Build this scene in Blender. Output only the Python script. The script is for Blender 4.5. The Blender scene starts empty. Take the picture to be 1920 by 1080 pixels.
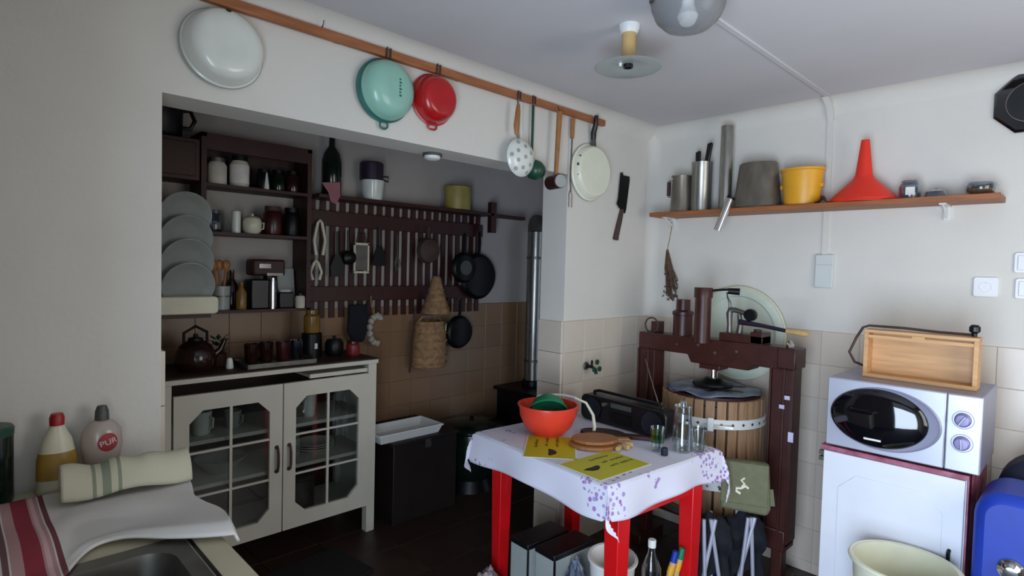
import bpy, bmesh, math, random
from mathutils import Matrix, Vector, noise
random.seed(7)
SC = bpy.context.scene
COL = SC.collection
PI = math.pi

# ------------------------------------------------------------------ camera
cam_d = bpy.data.cameras.new('camera')
cam = bpy.data.objects.new('camera', cam_d)
COL.objects.link(cam)
cam_d.sensor_width = 36.0
cam_d.lens = 36.0 * 1074.0 / 1920.0
cam_d.clip_start = 0.02
cam.matrix_world = Matrix((
    (0.71549714, 0.00650452, -0.69858539, -3.09),
    (-0.69814761, 0.04325489, -0.71464602, -1.95),
    (0.0255688, 0.99904289, 0.03548986, 1.5),
    (0, 0, 0, 1)))
SC.camera = cam

# ------------------------------------------------------------------ world, daylight, exposure
w = bpy.data.worlds.new('world')
SC.world = w
w.use_nodes = True
w.node_tree.nodes['Background'].inputs[0].default_value = (0.62, 0.74, 0.95, 1)
w.node_tree.nodes['Background'].inputs[1].default_value = 1.0

def area(name, loc, rot, sx, sy, power, col):
    l = bpy.data.lights.new(name, 'AREA')
    l.shape = 'RECTANGLE'; l.size = sx; l.size_y = sy
    l.energy = power; l.color = col
    o = bpy.data.objects.new(name, l)
    o.location = loc; o.rotation_euler = rot
    COL.objects.link(o)
    return o
# daylight entering through the window in the wall to the right of the camera
area('window_daylight', (-1.25, -2.67, 1.40), (PI/2, 0, 0), 1.10, 1.16, 15.5, (1.0, 0.965, 0.90))
# daylight entering through the open door the photographer stands in
area('door_daylight', (-3.62, -1.975, 0.80), (0, -PI/2, 0), 1.55, 1.22, 94.0, (0.67, 0.81, 1.0))
SC.view_settings.view_transform = 'Standard'
SC.view_settings.look = 'None'
SC.view_settings.gamma = 1.0
SC.view_settings.use_curve_mapping = False
SC.view_settings.exposure = -0.04

# ------------------------------------------------------------------ helpers
def T(x, y, z): return Matrix.Translation((x, y, z))
def RX(a): return Matrix.Rotation(math.radians(a), 4, 'X')
def RY(a): return Matrix.Rotation(math.radians(a), 4, 'Y')
def RZ(a): return Matrix.Rotation(math.radians(a), 4, 'Z')
def S(x, y, z): return Matrix.Diagonal((x, y, z, 1))
ONA = RX(90)               # local x,y in the plane of the left wall, local z towards the room
ONB = RZ(-90) @ RX(90)     # the same for the right wall

class G:
    def __init__(self): self.v = []; self.f = []
    def add(self, vs, fs, M=None):
        b = len(self.v)
        for p in vs:
            p = Vector(p)
            self.v.append(M @ p if M is not None else p)
        for f in fs: self.f.append([b + i for i in f])
        return self
    def box(self, lo, hi, M=None):
        x0, y0, z0 = lo; x1, y1, z1 = hi
        return self.add([(x0,y0,z0),(x1,y0,z0),(x1,y1,z0),(x0,y1,z0),(x0,y0,z1),(x1,y0,z1),(x1,y1,z1),(x0,y1,z1)],
                        [(0,3,2,1),(4,5,6,7),(0,1,5,4),(1,2,6,5),(2,3,7,6),(3,0,4,7)], M)
    def tube(self, pts, r, n=10, closed=False, cap=True, M=None):
        pts = [Vector(p) for p in pts]; m = len(pts)
        rs = r if isinstance(r, (list, tuple)) else [r] * m
        vs = []; fs = []; up = None
        for i, p in enumerate(pts):
            if closed: t = pts[(i+1) % m] - pts[i-1]
            else: t = pts[min(i+1, m-1)] - pts[max(i-1, 0)]
            t.normalize()
            if up is None:
                up = Vector((0,0,1)) if abs(t.z) < 0.9 else Vector((1,0,0))
            s = t.cross(up)
            if s.length < 1e-5: s = t.cross(Vector((0.3,1,0.2)))
            s.normalize(); up = s.cross(t).normalized()
            for k in range(n):
                a = 2*PI*k/n
                vs.append(p + (s*math.cos(a) + up*math.sin(a)) * rs[i])
        for i in range(m if closed else m-1):
            j = (i+1) % m
            for k in range(n):
                fs.append((i*n+k, i*n+(k+1)%n, j*n+(k+1)%n, j*n+k))
        if cap and not closed:
            fs.append(tuple(range(n))[::-1]); fs.append(tuple((m-1)*n+k for k in range(n)))
        return self.add(vs, fs, M)
    def lathe(self, prof, n=32, M=None, closed=False):
        vs = []; fs = []; rows = []
        for (r, z) in prof:
            if r < 1e-6:
                rows.append([len(vs)]); vs.append((0,0,z))
            else:
                rows.append(list(range(len(vs), len(vs)+n)))
                for k in range(n):
                    a = 2*PI*k/n; vs.append((r*math.cos(a), r*math.sin(a), z))
        pairs = list(zip(rows, rows[1:]))
        if closed: pairs.append((rows[-1], rows[0]))
        for a, b in pairs:
            for k in range(n):
                k2 = (k+1) % n
                if len(a) == 1 and len(b) == 1: continue
                if len(a) == 1: fs.append((a[0], b[k2], b[k]))
                elif len(b) == 1: fs.append((a[k], a[k2], b[0]))
                else: fs.append((a[k], a[k2], b[k2], b[k]))
        return self.add(vs, fs, M)
    def prism(self, poly, z0, z1, M=None):
        n = len(poly)
        vs = [(x,y,z0) for x,y in poly] + [(x,y,z1) for x,y in poly]
        fs = [tuple(range(n))[::-1], tuple(range(n,2*n))] + [(i,(i+1)%n,n+(i+1)%n,n+i) for i in range(n)]
        return self.add(vs, fs, M)
    def grid(self, fn, nu, nv, M=None):
        vs = [fn(i/nu, j/nv) for j in range(nv+1) for i in range(nu+1)]
        fs = [(j*(nu+1)+i, j*(nu+1)+i+1, (j+1)*(nu+1)+i+1, (j+1)*(nu+1)+i) for j in range(nv) for i in range(nu)]
        return self.add(vs, fs, M)

def mesh_of(name, g, smooth=True, angle=38):
    me = bpy.data.meshes.new(name)
    me.from_pydata([tuple(p) for p in g.v], [], g.f)
    bm = bmesh.new(); bm.from_mesh(me)
    bmesh.ops.recalc_face_normals(bm, faces=bm.faces)
    bm.to_mesh(me); bm.free()
    if smooth:
        me.polygons.foreach_set('use_smooth', [True]*len(me.polygons))
        me.set_sharp_from_angle(angle=math.radians(angle))
    return me
def obj(name, g, mat, parent=None, loc=(0,0,0), rz=0, bevel=0, smooth=True, solid=0, sub=0, label=None):
    me = mesh_of(name, g, smooth)
    me.materials.append(M_[mat])
    o = bpy.data.objects.new(name, me)
    COL.objects.link(o)
    o.location = loc; o.rotation_euler = (0, 0, math.radians(rz))
    if parent: o.parent = parent
    if solid:
        m = o.modifiers.new('thickness', 'SOLIDIFY'); m.thickness = solid; m.offset = 0
    if bevel:
        m = o.modifiers.new('bevel', 'BEVEL'); m.width = bevel; m.segments = 2; m.limit_method = 'ANGLE'
    if sub:
        m = o.modifiers.new('smooth', 'SUBSURF'); m.levels = sub; m.render_levels = sub
    if label: o['label'] = label
    return o
def tag(o, label, cat, group=None):
    o['label'] = label; o['category'] = cat
    if group: o['group'] = group
    return o
def thing(name, label, cat, loc=(0,0,0), rz=0, group=None):
    o = bpy.data.objects.new(name, None); COL.objects.link(o)
    o.empty_display_size = 0.05
    o.location = loc; o.rotation_euler = (0, 0, math.radians(rz))
    return tag(o, label, cat, group)
def solo(name, g, mat, label, cat, loc=(0,0,0), rz=0, group=None, **k):
    return tag(obj(name, g, mat, None, loc, rz, **k), label, cat, group)
def struct(name, g, mat, parent=None, **k):
    o = obj(name, g, mat, parent, **k)
    if not parent: o['kind'] = 'structure'
    return o
def instance(name, me, parent, mtx):
    o = bpy.data.objects.new(name, me); COL.objects.link(o)
    o.parent = parent; o.matrix_local = mtx
    return o
def arc(cx, cy, r, a0, a1, n): return [(cx + r*math.cos(math.radians(a0+(a1-a0)*i/n)), cy + r*math.sin(math.radians(a0+(a1-a0)*i/n))) for i in range(n+1)]
def rrect(w, h, r, n=5):
    p = []
    for cx, cy, a in ((w/2-r,h/2-r,0),(-w/2+r,h/2-r,90),(-w/2+r,-h/2+r,180),(w/2-r,-h/2+r,270)): p += arc(cx,cy,r,a,a+90,n)
    return p

# ------------------------------------------------------------------ materials
M_ = {}
def lin(h):
    h = h.lstrip('#'); c = [int(h[i:i+2],16)/255 for i in (0,2,4)]
    return tuple((x/12.92 if x <= 0.04045 else ((x+0.055)/1.055)**2.4) for x in c) + (1,)
def base(name):
    m = bpy.data.materials.new(name); m.use_nodes = True; M_[name] = m
    nt = m.node_tree
    return m, nt, nt.nodes['Principled BSDF']
def mat(name, col, rough=0.5, metal=0.0, var=0.12, scale=12, bump=0.0, bscale=60, spec=0.5, col2=None, stretch=None, rnd=0.0, coat=0, sheen=0):
    m, nt, b = base(name); N = nt.nodes; L = nt.links
    c1 = lin(col)
    c2 = lin(col2) if col2 else tuple(x*(1-var*2) for x in c1[:3]) + (1,)
    tc = N.new('ShaderNodeTexCoord'); mp = N.new('ShaderNodeMapping')
    if stretch: mp.inputs['Scale'].default_value = stretch
    L.new(tc.outputs['Object'], mp.inputs[0])
    n = N.new('ShaderNodeTexNoise'); n.inputs['Scale'].default_value = scale; n.inputs['Detail'].default_value = 5
    L.new(mp.outputs[0], n.inputs['Vector'])
    r = N.new('ShaderNodeValToRGB'); r.color_ramp.elements[0].position = 0.32; r.color_ramp.elements[1].position = 0.68
    r.color_ramp.elements[0].color = c2; r.color_ramp.elements[1].color = c1
    L.new(n.outputs['Fac'], r.inputs[0])
    out = r.outputs[0]
    if rnd:
        oi = N.new('ShaderNodeObjectInfo'); hs = N.new('ShaderNodeHueSaturation')
        mr = N.new('ShaderNodeMapRange'); mr.inputs['To Min'].default_value = 1-rnd; mr.inputs['To Max'].default_value = 1+rnd
        L.new(oi.outputs['Random'], mr.inputs['Value']); L.new(mr.outputs[0], hs.inputs['Value']); L.new(out, hs.inputs['Color'])
        out = hs.outputs[0]
    L.new(out, b.inputs['Base Color'])
    b.inputs['Roughness'].default_value = rough; b.inputs['Metallic'].default_value = metal
    b.inputs['Specular IOR Level'].default_value = spec
    b.inputs['Coat Weight'].default_value = coat
    b.inputs['Sheen Weight'].default_value = sheen
    if bump:
        n2 = N.new('ShaderNodeTexNoise'); n2.inputs['Scale'].default_value = bscale; n2.inputs['Detail'].default_value = 4
        L.new(mp.outputs[0], n2.inputs['Vector'])
        bp = N.new('ShaderNodeBump'); bp.inputs['Strength'].default_value = bump; bp.inputs['Distance'].default_value = 0.01
        L.new(n2.outputs['Fac'], bp.inputs['Height']); L.new(bp.outputs[0], b.inputs['Normal'])
    return m
def glass(name, col='#ffffff', rough=0.03, alpha=0.25):
    m, nt, b = base(name); N = nt.nodes; L = nt.links
    gl = N.new('ShaderNodeBsdfGlossy'); gl.inputs['Roughness'].default_value = rough; gl.inputs['Color'].default_value = (1,1,1,1)
    tr = N.new('ShaderNodeBsdfTransparent'); tr.inputs['Color'].default_value = lin(col)
    lw = N.new('ShaderNodeLayerWeight'); lw.inputs['Blend'].default_value = 0.35
    mx = N.new('ShaderNodeMath'); mx.operation = 'MULTIPLY_ADD'; mx.inputs[1].default_value = alpha; mx.inputs[2].default_value = 0.04
    L.new(lw.outputs['Facing'], mx.inputs[0])
    mix = N.new('ShaderNodeMixShader')
    L.new(mx.outputs[0], mix.inputs[0]); L.new(tr.outputs[0], mix.inputs[1]); L.new(gl.outputs[0], mix.inputs[2])
    L.new(mix.outputs[0], N['Material Output'].inputs['Surface'])
    return m

mat('dark_plaster', '#857b6c', 0.9, var=0.05, scale=3, bump=0.1)  # unseen front and far walls: tone darkened to cut light bounced into the room
mat('plaster', '#d8d4cc', 0.9, var=0.03, scale=3, bump=0.12, bscale=45)
mat('ceiling_paint', '#c9c6c8', 0.95, var=0.03, scale=2, bump=0.08, bscale=30)
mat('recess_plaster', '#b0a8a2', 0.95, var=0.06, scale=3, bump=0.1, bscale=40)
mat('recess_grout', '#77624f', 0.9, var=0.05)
mat('grout', '#c6b9aa', 0.9, var=0.05)
mat('tile', '#d3c7b8', 0.28, var=0.05, scale=4, rnd=0.07)
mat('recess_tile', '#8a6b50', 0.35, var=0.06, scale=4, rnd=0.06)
mat('floor_tile', '#3b2a22', 0.45, var=0.2, scale=5, rnd=0.12)
mat('floor_grout', '#1c1512', 0.9)
mat('rail_wood', '#a8683f', 0.55, var=0.18, scale=7, stretch=(1,12,12), bump=0.1)
mat('shelf_wood', '#a5643a', 0.5, var=0.18, scale=7, stretch=(12,1,12), bump=0.1)
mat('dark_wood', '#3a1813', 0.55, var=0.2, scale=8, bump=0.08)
mat('lattice_wood', '#3c1714', 0.5, var=0.15, scale=10, stretch=(8,8,1))
mat('chest_wood', '#190d0a', 0.6, var=0.2, scale=8)
mat('board_wood', '#a9713f', 0.5, var=0.16, scale=9, stretch=(2,14,2))
mat('box_wood', '#d0a06c', 0.5, var=0.12, scale=7, stretch=(4,1,10), bump=0.05)
mat('slat_wood', '#a5805f', 0.7, var=0.14, scale=14, stretch=(4,4,0.6), bump=0.1, rnd=0.12)
mat('press_paint', '#431b15', 0.42, var=0.16, scale=18, bump=0.05, bscale=80)
mat('steel', '#a5a39c', 0.32, 0.9, var=0.12, scale=14, stretch=(6,6,1))
mat('dull_steel', '#7d7a74', 0.45, 0.85, var=0.15, scale=18)
mat('zinc', '#8b8377', 0.42, 0.6, var=0.2, scale=16, stretch=(1,1,0.4))
mat('silver_paint', '#b9bccb', 0.32, 0.35, var=0.03)
mat('silver_dark', '#8f90a6', 0.35, 0.3, var=0.03)
mat('chrome', '#d6d6d6', 0.12, 1.0, var=0.02)
mat('black_metal', '#101012', 0.4, 0.3, var=0.2, spec=0.4)
mat('black_plastic', '#0d0e12', 0.38, var=0.2)
mat('black_glass', '#07080f', 0.06, var=0.1, coat=0.6)
mat('black_cloth', '#10131f', 0.9, var=0.3, scale=20, bump=0.3)
mat('white_enamel', '#dfe2da', 0.25, var=0.03, coat=0.3)
mat('cream_enamel', '#e6e6d2', 0.3, var=0.03)
mat('turquoise_enamel', '#93c4b3', 0.3, var=0.04, coat=0.2)
mat('teal_enamel', '#2f7069', 0.35, var=0.08)
mat('red_enamel', '#b8161c', 0.28, var=0.08, coat=0.3)
mat('green_enamel', '#1f4a37', 0.35, var=0.1)
mat('green_plastic', '#1c7a52', 0.4, var=0.06)
mat('red_plastic', '#e0402c', 0.35, var=0.05)
mat('funnel_red', '#e63320', 0.38, var=0.05)
mat('table_red', '#d8141a', 0.3, var=0.05, coat=0.25)
mat('yellow_plastic', '#e3a326', 0.4, var=0.05)
mat('yellow_tin', '#a9994f', 0.5, var=0.15)
mat('white_plastic', '#e2e2de', 0.4, var=0.03)
mat('cream_plastic', '#dcdcc2', 0.45, var=0.04)
mat('pale_green_plastic', '#d3dccb', 0.45, var=0.03)
mat('grey_plastic', '#4c4f4a', 0.45)
mat('blue_plastic', '#0f35a2', 0.5, var=0.06)
mat('navy_cloth', '#151d33', 0.7, var=0.2, bump=0.15)
mat('white_paint', '#d2cdbf', 0.45, var=0.04, scale=6)
mat('cupboard_white', '#dcdfe7', 0.4, var=0.02)
mat('cabinet_cloth', '#3a231f', 0.6, var=0.25, scale=9)
mat('burgundy', '#7c2b45', 0.5, var=0.3, scale=22, col2='#b06a80')
mat('cream_counter', '#c9c1a4', 0.5, var=0.06)
mat('socket_white', '#e4e4e6', 0.35, var=0.01)
mat('junction_grey', '#cfd3cf', 0.5, var=0.02)
mat('leather', '#4a3530', 0.7, var=0.2)
mat('garlic', '#b9b2a5', 0.8, var=0.15, bump=0.3)
mat('wicker', '#a5805a', 0.8, var=0.25, scale=40, bump=0.5, bscale=90)
mat('herb', '#6e5643', 0.95, var=0.3, scale=30)
mat('olive_canvas', '#6d6d52', 0.85, var=0.08, scale=30, bump=0.2, bscale=200)
mat('blue_sheet', '#2b4064', 0.3, var=0.3, scale=9, col2='#8f97a6', bump=0.3, bscale=14)
mat('pink_paper', '#a36a72', 0.8)
mat('brown_glass', '#2d1710', 0.15, var=0.2)
mat('bottle_green', '#0f1f16', 0.15, var=0.2)
mat('amber', '#8a6a2a', 0.25, var=0.2)
mat('jam', '#4a1716', 0.3, var=0.3)
mat('jar_red', '#8d2a2c', 0.4, var=0.3, scale=40)
mat('ceramic_grey', '#9fa5a2', 0.3, var=0.05)
mat('flour', '#cfc8b8', 0.8, var=0.1)
mat('soap_yellow', '#b08a35', 0.4, var=0.2)
mat('dish_cream', '#d5d1b8', 0.35, var=0.05)
mat('red_cap', '#a3161c', 0.4)
mat('purple_cup', '#2b1f33', 0.4)
mat('label_red', '#a8323a', 0.5)
mat('label_white', '#e8e3dc', 0.6)
mat('sticker', '#d9d4ee', 0.5)
mat('cork', '#c9a870', 0.8, var=0.12)
mat('print_dark', '#4a4a14', 0.7, var=0.1)
mat('print_black', '#23230f', 0.7, var=0.1)
mat('paper_white', '#e8e8e0', 0.7, var=0.02)
mat('flyer_yellow', '#c3bd1e', 0.45, var=0.06, scale=3)
mat('dial_purple', '#8880ad', 0.35, 0.2)
mat('grey_bag', '#6e7a8c', 0.55, var=0.4, scale=10, col2='#2a3140', bump=0.4, bscale=20)
mat('pinkish_bag', '#a59497', 0.7, var=0.3, bump=0.4, bscale=25)
mat('mat_rubber', '#0c0b0b', 0.95)
mat('detergent', '#b3a59b', 0.2, var=0.06, spec=0.6)
glass('clear_glass', '#eef3f4', alpha=0.75)
glass('window_glass', '#e6eaea', alpha=0.22)
glass('pet_glass', '#aab4c2', rough=0.12, alpha=0.75)
m_ = mat('dome_glass', '#e0e1e4', 0.18, var=0.03, scale=60)
m_.node_tree.nodes['Principled BSDF'].inputs['Transmission Weight'].default_value = 0.75
m_.node_tree.nodes['Principled BSDF'].inputs['IOR'].default_value = 1.25
glass('bottle_plastic', '#cfd8e2', rough=0.1, alpha=0.8)
glass('green_tint', '#7ec98f', alpha=0.6)
# printed and woven cloths: stripes and flowers in the cloth's own coordinates
def stripes(name, ground, bands, axis=0, rough=0.9):
    m, nt, b = base(name); N = nt.nodes; L = nt.links
    tc = N.new('ShaderNodeTexCoord'); sp = N.new('ShaderNodeSeparateXYZ'); L.new(tc.outputs['Object'], sp.inputs[0])
    prev = None
    for (c, wd, col) in bands:
        sub = N.new('ShaderNodeMath'); sub.operation = 'SUBTRACT'; sub.inputs[1].default_value = c; L.new(sp.outputs[axis], sub.inputs[0])
        ab = N.new('ShaderNodeMath'); ab.operation = 'ABSOLUTE'; L.new(sub.outputs[0], ab.inputs[0])
        lt = N.new('ShaderNodeMath'); lt.operation = 'LESS_THAN'; lt.inputs[1].default_value = wd; L.new(ab.outputs[0], lt.inputs[0])
        mx = N.new('ShaderNodeMixRGB'); mx.inputs[2].default_value = lin(col); L.new(lt.outputs[0], mx.inputs[0])
        if prev: L.new(prev, mx.inputs[1])
        else: mx.inputs[1].default_value = lin(ground)
        prev = mx.outputs[0]
    L.new(prev, b.inputs['Base Color']); b.inputs['Roughness'].default_value = rough; b.inputs['Specular IOR Level'].default_value = 0.1
    n2 = N.new('ShaderNodeTexNoise'); n2.inputs['Scale'].default_value = 300
    bp = N.new('ShaderNodeBump'); bp.inputs['Strength'].default_value = 0.15; bp.inputs['Distance'].default_value = 0.004
    L.new(n2.outputs['Fac'], bp.inputs['Height']); L.new(bp.outputs[0], b.inputs['Normal'])
stripes('towel_white', '#d9d5d0', [(-0.045,0.034,'#bf9696'),(-0.045,0.015,'#98404a'),(-0.022,0.004,'#d9b5b5'),(-0.003,0.005,'#7a4a4e'),(-0.087,0.005,'#7a5a5c')])
stripes('towel_cream', '#c8c4ac', [(0.02,0.004,'#8d9480'),(0.045,0.009,'#8d9480'),(0.072,0.004,'#8d9480')])
def floral(name):
    m, nt, b = base(name); N = nt.nodes; L = nt.links
    tc = N.new('ShaderNodeTexCoord')
    n = N.new('ShaderNodeTexVoronoi'); n.inputs['Scale'].default_value = 46; L.new(tc.outputs['Object'], n.inputs['Vector'])
    n2 = N.new('ShaderNodeTexNoise'); n2.inputs['Scale'].default_value = 7; L.new(tc.outputs['Object'], n2.inputs['Vector'])
    mask = None
    for (x, y, r) in ((-0.35,-0.40,0.13),(0.34,-0.38,0.16),(0.2,-0.39,0.06),(-0.33,0.36,0.14),(-0.14,-0.37,0.09)):
        vm = N.new('ShaderNodeVectorMath'); vm.operation = 'DISTANCE'; vm.inputs[1].default_value = (x, y, 0.75)
        L.new(tc.outputs['Object'], vm.inputs[0])
        lt = N.new('ShaderNodeMath'); lt.operation = 'LESS_THAN'; lt.inputs[1].default_value = r; L.new(vm.outputs['Value'], lt.inputs[0])
        if mask is None: mask = lt.outputs[0]
        else:
            ad = N.new('ShaderNodeMath'); ad.operation = 'MAXIMUM'; L.new(mask, ad.inputs[0]); L.new(lt.outputs[0], ad.inputs[1]); mask = ad.outputs[0]
    dots = N.new('ShaderNodeMath'); dots.operation = 'LESS_THAN'; dots.inputs[1].default_value = 0.40; L.new(n.outputs['Distance'], dots.inputs[0])
    cl = N.new('ShaderNodeMath'); cl.operation = 'GREATER_THAN'; cl.inputs[1].default_value = 0.50; L.new(n2.outputs['Fac'], cl.inputs[0])
    m1 = N.new('ShaderNodeMath'); m1.operation = 'MULTIPLY'; L.new(dots.outputs[0], m1.inputs[0]); L.new(cl.outputs[0], m1.inputs[1])
    m2 = N.new('ShaderNodeMath'); m2.operation = 'MULTIPLY'; L.new(m1.outputs[0], m2.inputs[0]); L.new(mask, m2.inputs[1])
    pr = N.new('ShaderNodeMixRGB'); pr.inputs[1].default_value = lin('#aaa2d4'); pr.inputs[2].default_value = lin('#a070ac'); L.new(n.outputs['Color'], pr.inputs[0])
    mx = N.new('ShaderNodeMixRGB'); mx.inputs[1].default_value = lin('#d9d8e6'); L.new(m2.outputs[0], mx.inputs[0]); L.new(pr.outputs[0], mx.inputs[2])
    L.new(mx.outputs[0], b.inputs['Base Color']); b.inputs['Roughness'].default_value = 0.85; b.inputs['Specular IOR Level'].default_value = 0.15
floral('tablecloth')

# ------------------------------------------------------------------ the room
H = 2.36
struct('floor', G().box((-4.7,-2.85,-0.06),(0.75,1.5,-0.012)), 'floor_grout')
FL = bpy.data.objects['floor']
g = G().box((-3.42,-2.85,H),(0.75,1.5,H+0.1))
struct('ceiling', g, 'ceiling_paint')
def cove(r, n=10):   # concave fillet between ceiling and wall
    return [(0,0)] + [(r - r*math.sin(PI/2*i/n), -(r - r*math.cos(PI/2*i/n))) for i in range(n+1)]
cv = cove(0.085)

# left wall with the wide opening into the recess
g = G()
g.box((-3.41,0,0),(-2.645,0.17,H)); g.box((-2.645,0,1.99),(-0.80,0.17,H)); g.box((-0.80,0,0),(0.0,0.17,H))
g.prism([(-y_if, z) for (y_if, z) in cv], -3.25, 0.0, Matrix(((0,0,1,0),(1,0,0,0.001),(0,1,0,H),(0,0,0,1))))
WL = struct('wall_left', g, 'plaster')
g = G().box((0,-2.83,0),(0.17,0.17,H))
f = 0.06
g.prism([(0.0,0.001)] + [(-(f - f*math.sin(PI/2*i/6)), -(f - f*math.cos(PI/2*i/6))) for i in range(7)], 1.226, H)
g.prism([(-y_if, z) for (y_if, z) in cv], -2.65, 0.0, Matrix(((1,0,0,0.001),(0,0,1,0),(0,1,0,H),(0,0,0,1))))
WR = struct('wall_right', g, 'plaster')
g = G()
g.box((-3.41,-2.83,0),(0.17,-2.65,0.80)); g.box((-3.41,-2.83,2.0),(0.17,-2.65,H)); g.box((-3.41,-2.83,0.80),(-1.83,-2.65,2.0)); g.box((-0.67,-2.83,0.80),(0.17,-2.65,2.0))
struct('wall_front', g, 'dark_plaster')
struct('wall_far', G().box((-3.41,-2.83,0),(-3.25,-2.60,H)).box((-3.41,-2.60,2.05),(-3.25,-1.35,H)).box((-3.41,-1.35,0),(-3.25,0.0,H)), 'dark_plaster')
D1 = struct('door_1', G().box((-3.42,-2.60,0),(-3.24,-2.57,2.05)).box((-3.42,-1.38,0),(-3.24,-1.35,2.05)).box((-3.42,-2.60,2.02),(-3.24,-1.35,2.05)), 'white_paint')
for y in (-1.36, -2.63):
    lf = obj('door_leaf', G().box((-4.03,y,0.01),(-3.43,y+0.04,2.01)), 'white_paint', D1, bevel=0.004)
    obj('door_handle', G().tube([(-3.98,y+0.02,1.03),(-3.98,y+(-0.05 if y > -2 else 0.09),1.03),(-3.88,y+(-0.05 if y > -2 else 0.09),1.03)], 0.009, 8), 'dull_steel', lf)
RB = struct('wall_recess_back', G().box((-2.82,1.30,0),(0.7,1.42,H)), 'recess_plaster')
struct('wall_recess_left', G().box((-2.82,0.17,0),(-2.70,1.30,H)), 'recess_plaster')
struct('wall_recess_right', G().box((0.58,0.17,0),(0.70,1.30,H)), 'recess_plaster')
# window behind the camera
wf = G()
for x0, x1 in ((-1.83,-1.78),(-0.72,-0.67),(-1.275,-1.225)): wf.box((x0,-2.77,0.80),(x1,-2.71,2.0))
for z0, z1 in ((0.80,0.85),(1.95,2.0)): wf.box((-1.83,-2.77,z0),(-0.67,-2.71,z1))
W1 = struct('window_1', wf, 'white_paint')
obj('pane', G().box((-1.78,-2.75,0.85),(-1.275,-2.744,1.95)), 'window_glass', W1)
obj('pane', G().box((-1.225,-2.75,0.85),(-0.72,-2.744,1.95)), 'window_glass', W1)
obj('window_sill', G().box((-1.86,-2.71,0.78),(-0.64,-2.60,0.805)), 'white_paint', W1)

# tiles: one shared mesh per size, each tile its own object
TS = 0.167
def tile_mesh(name, w, h, t, m):
    c = 0.0012
    g = G().add([(0,0,0),(w,0,0),(w,h,0),(0,h,0),(0,0,t-c),(w,0,t-c),(w,h,t-c),(0,h,t-c),(c,c,t),(w-c,c,t),(w-c,h-c,t),(c,h-c,t)],
        [(0,1,5,4),(1,2,6,5),(2,3,7,6),(3,0,4,7),(4,5,9,8),(5,6,10,9),(6,7,11,10),(7,4,8,11),(8,9,10,11),(3,2,1,0)])
    me = mesh_of(name, g, False); me.materials.append(M_[m]); return me
TOP = 1.225
def tiled(parent, M, length, m, cols=None, zmin=0.0):
    # M maps local x along the wall, local y up, local z out of the wall
    gap = 0.002
    full = tile_mesh('tile', TS-gap, TS-gap, 0.0035, m)
    n = int(length/TS); rest = length - n*TS
    nr = int(TOP/TS); low = TOP - nr*TS
    lowm = tile_mesh('tile', TS-gap, low-gap, 0.0035, m)
    endm = tile_mesh('tile', rest-gap, TS-gap, 0.0035, m) if rest > 0.02 else None
    for j in range(nr+1):
        z = TOP - (j+1)*TS
        for i in range(n+1):
            if z < zmin - 0.17: continue
            if i == n:
                if endm is None or j == nr: continue
                me = endm
            else: me = full if j < nr else lowm
            instance('tile', me, parent, M @ T(i*TS+gap/2, (z if j < nr else 0.0)+gap/2, 0))
obj('grout', G().box((-0.80,-0.006,0),(0,0,TOP)), 'grout', WL)
obj('grout', G().box((-0.006,-2.65,0),(0,0,TOP)), 'grout', WR)
tiled(WL, T(-0.80,-0.006,0) @ ONA, 0.795, 'tile')
tiled(WR, T(-0.006,-0.0,0) @ ONB, 2.20, 'tile')
# tiles of the two jambs
jm = tile_mesh('tile', 0.164, TS-0.003, 0.012, 'tile')
for j in range(7):
    z = TOP - (j+1)*TS
    instance('tile', jm, WL, T(-0.80, 0.167, z) @ RZ(-90) @ RX(90))
    instance('tile', jm, WL, T(-2.645, 0.003, z) @ RZ(90) @ RX(90))
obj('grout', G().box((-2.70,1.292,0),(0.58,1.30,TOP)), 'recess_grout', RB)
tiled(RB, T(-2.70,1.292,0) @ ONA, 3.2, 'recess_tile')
# floor tiles
ft = tile_mesh('floor_tile', 0.297, 0.297, 0.012, 'floor_tile')
for i in range(12):
    for j in range(9):
        instance('tile', ft, FL, T(-2.90+i*0.3, -1.2+j*0.3, -0.012))

# cable channel across the ceiling and down the right wall, with junction box
struct('trim_1', G().box((-1.40,-1.02,H-0.006),(-0.09,-0.995,H+0.002)), 'ceiling_paint', bevel=0.003)
cc = G().box((-0.007,-1.012,1.60),(0.002,-0.985,H-0.09)); cc.prism([(-0.102,H-0.005),(-0.092,H),(-0.02,H-0.03),(0.0,H-0.09),(-0.006,H-0.10),(-0.036,H-0.040)], -1.012, -0.985, Matrix(((1,0,0,0),(0,0,1,0),(0,1,0,0),(0,0,0,1))))
struct('trim_2', cc, 'plaster')
t = thing('junction_box', 'flat grey-white junction box on the wall below the cable channel', 'junction box', (-0.0,-1.0,1.44))
obj('cover', G().box((-0.016,-0.042,0.0),(0,0.042,0.165)), 'junction_grey', t, bevel=0.005)
obj('seam', G().box((-0.0168,-0.040,0.112),(-0.015,0.040,0.114)), 'grout', t)
def socket(name, label, cat, y, z, kind):
    t = thing(name, label, cat, (0, y, z))
    obj('plate', G().prism(rrect(0.082,0.082,0.01), 0, 0.010, ONB), 'socket_white', t, bevel=0.002)
    if kind == 'socket':
        obj('insert', G().lathe([(0.0,0.004),(0.017,0.004),(0.019,0.012),(0.021,0.012),(0.022,0.009)], 24, ONB), 'socket_white', t)
        for s in (-1, 1): obj('pin_hole', G().lathe([(0,0.0048),(0.0025,0.0048),(0.0025,0.002)], 8, ONB @ T(s*0.0095,0,0.0)), 'grey_plastic', t)
        obj('earth_clip', G().box((-0.002,0.012,0.004),(0.002,0.018,0.011), ONB), 'steel', t)
    else:
        obj('rocker', G().box((-0.03,-0.03,0.009),(0.03,0.03,0.014), ONB), 'socket_white', t, bevel=0.003)
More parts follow.
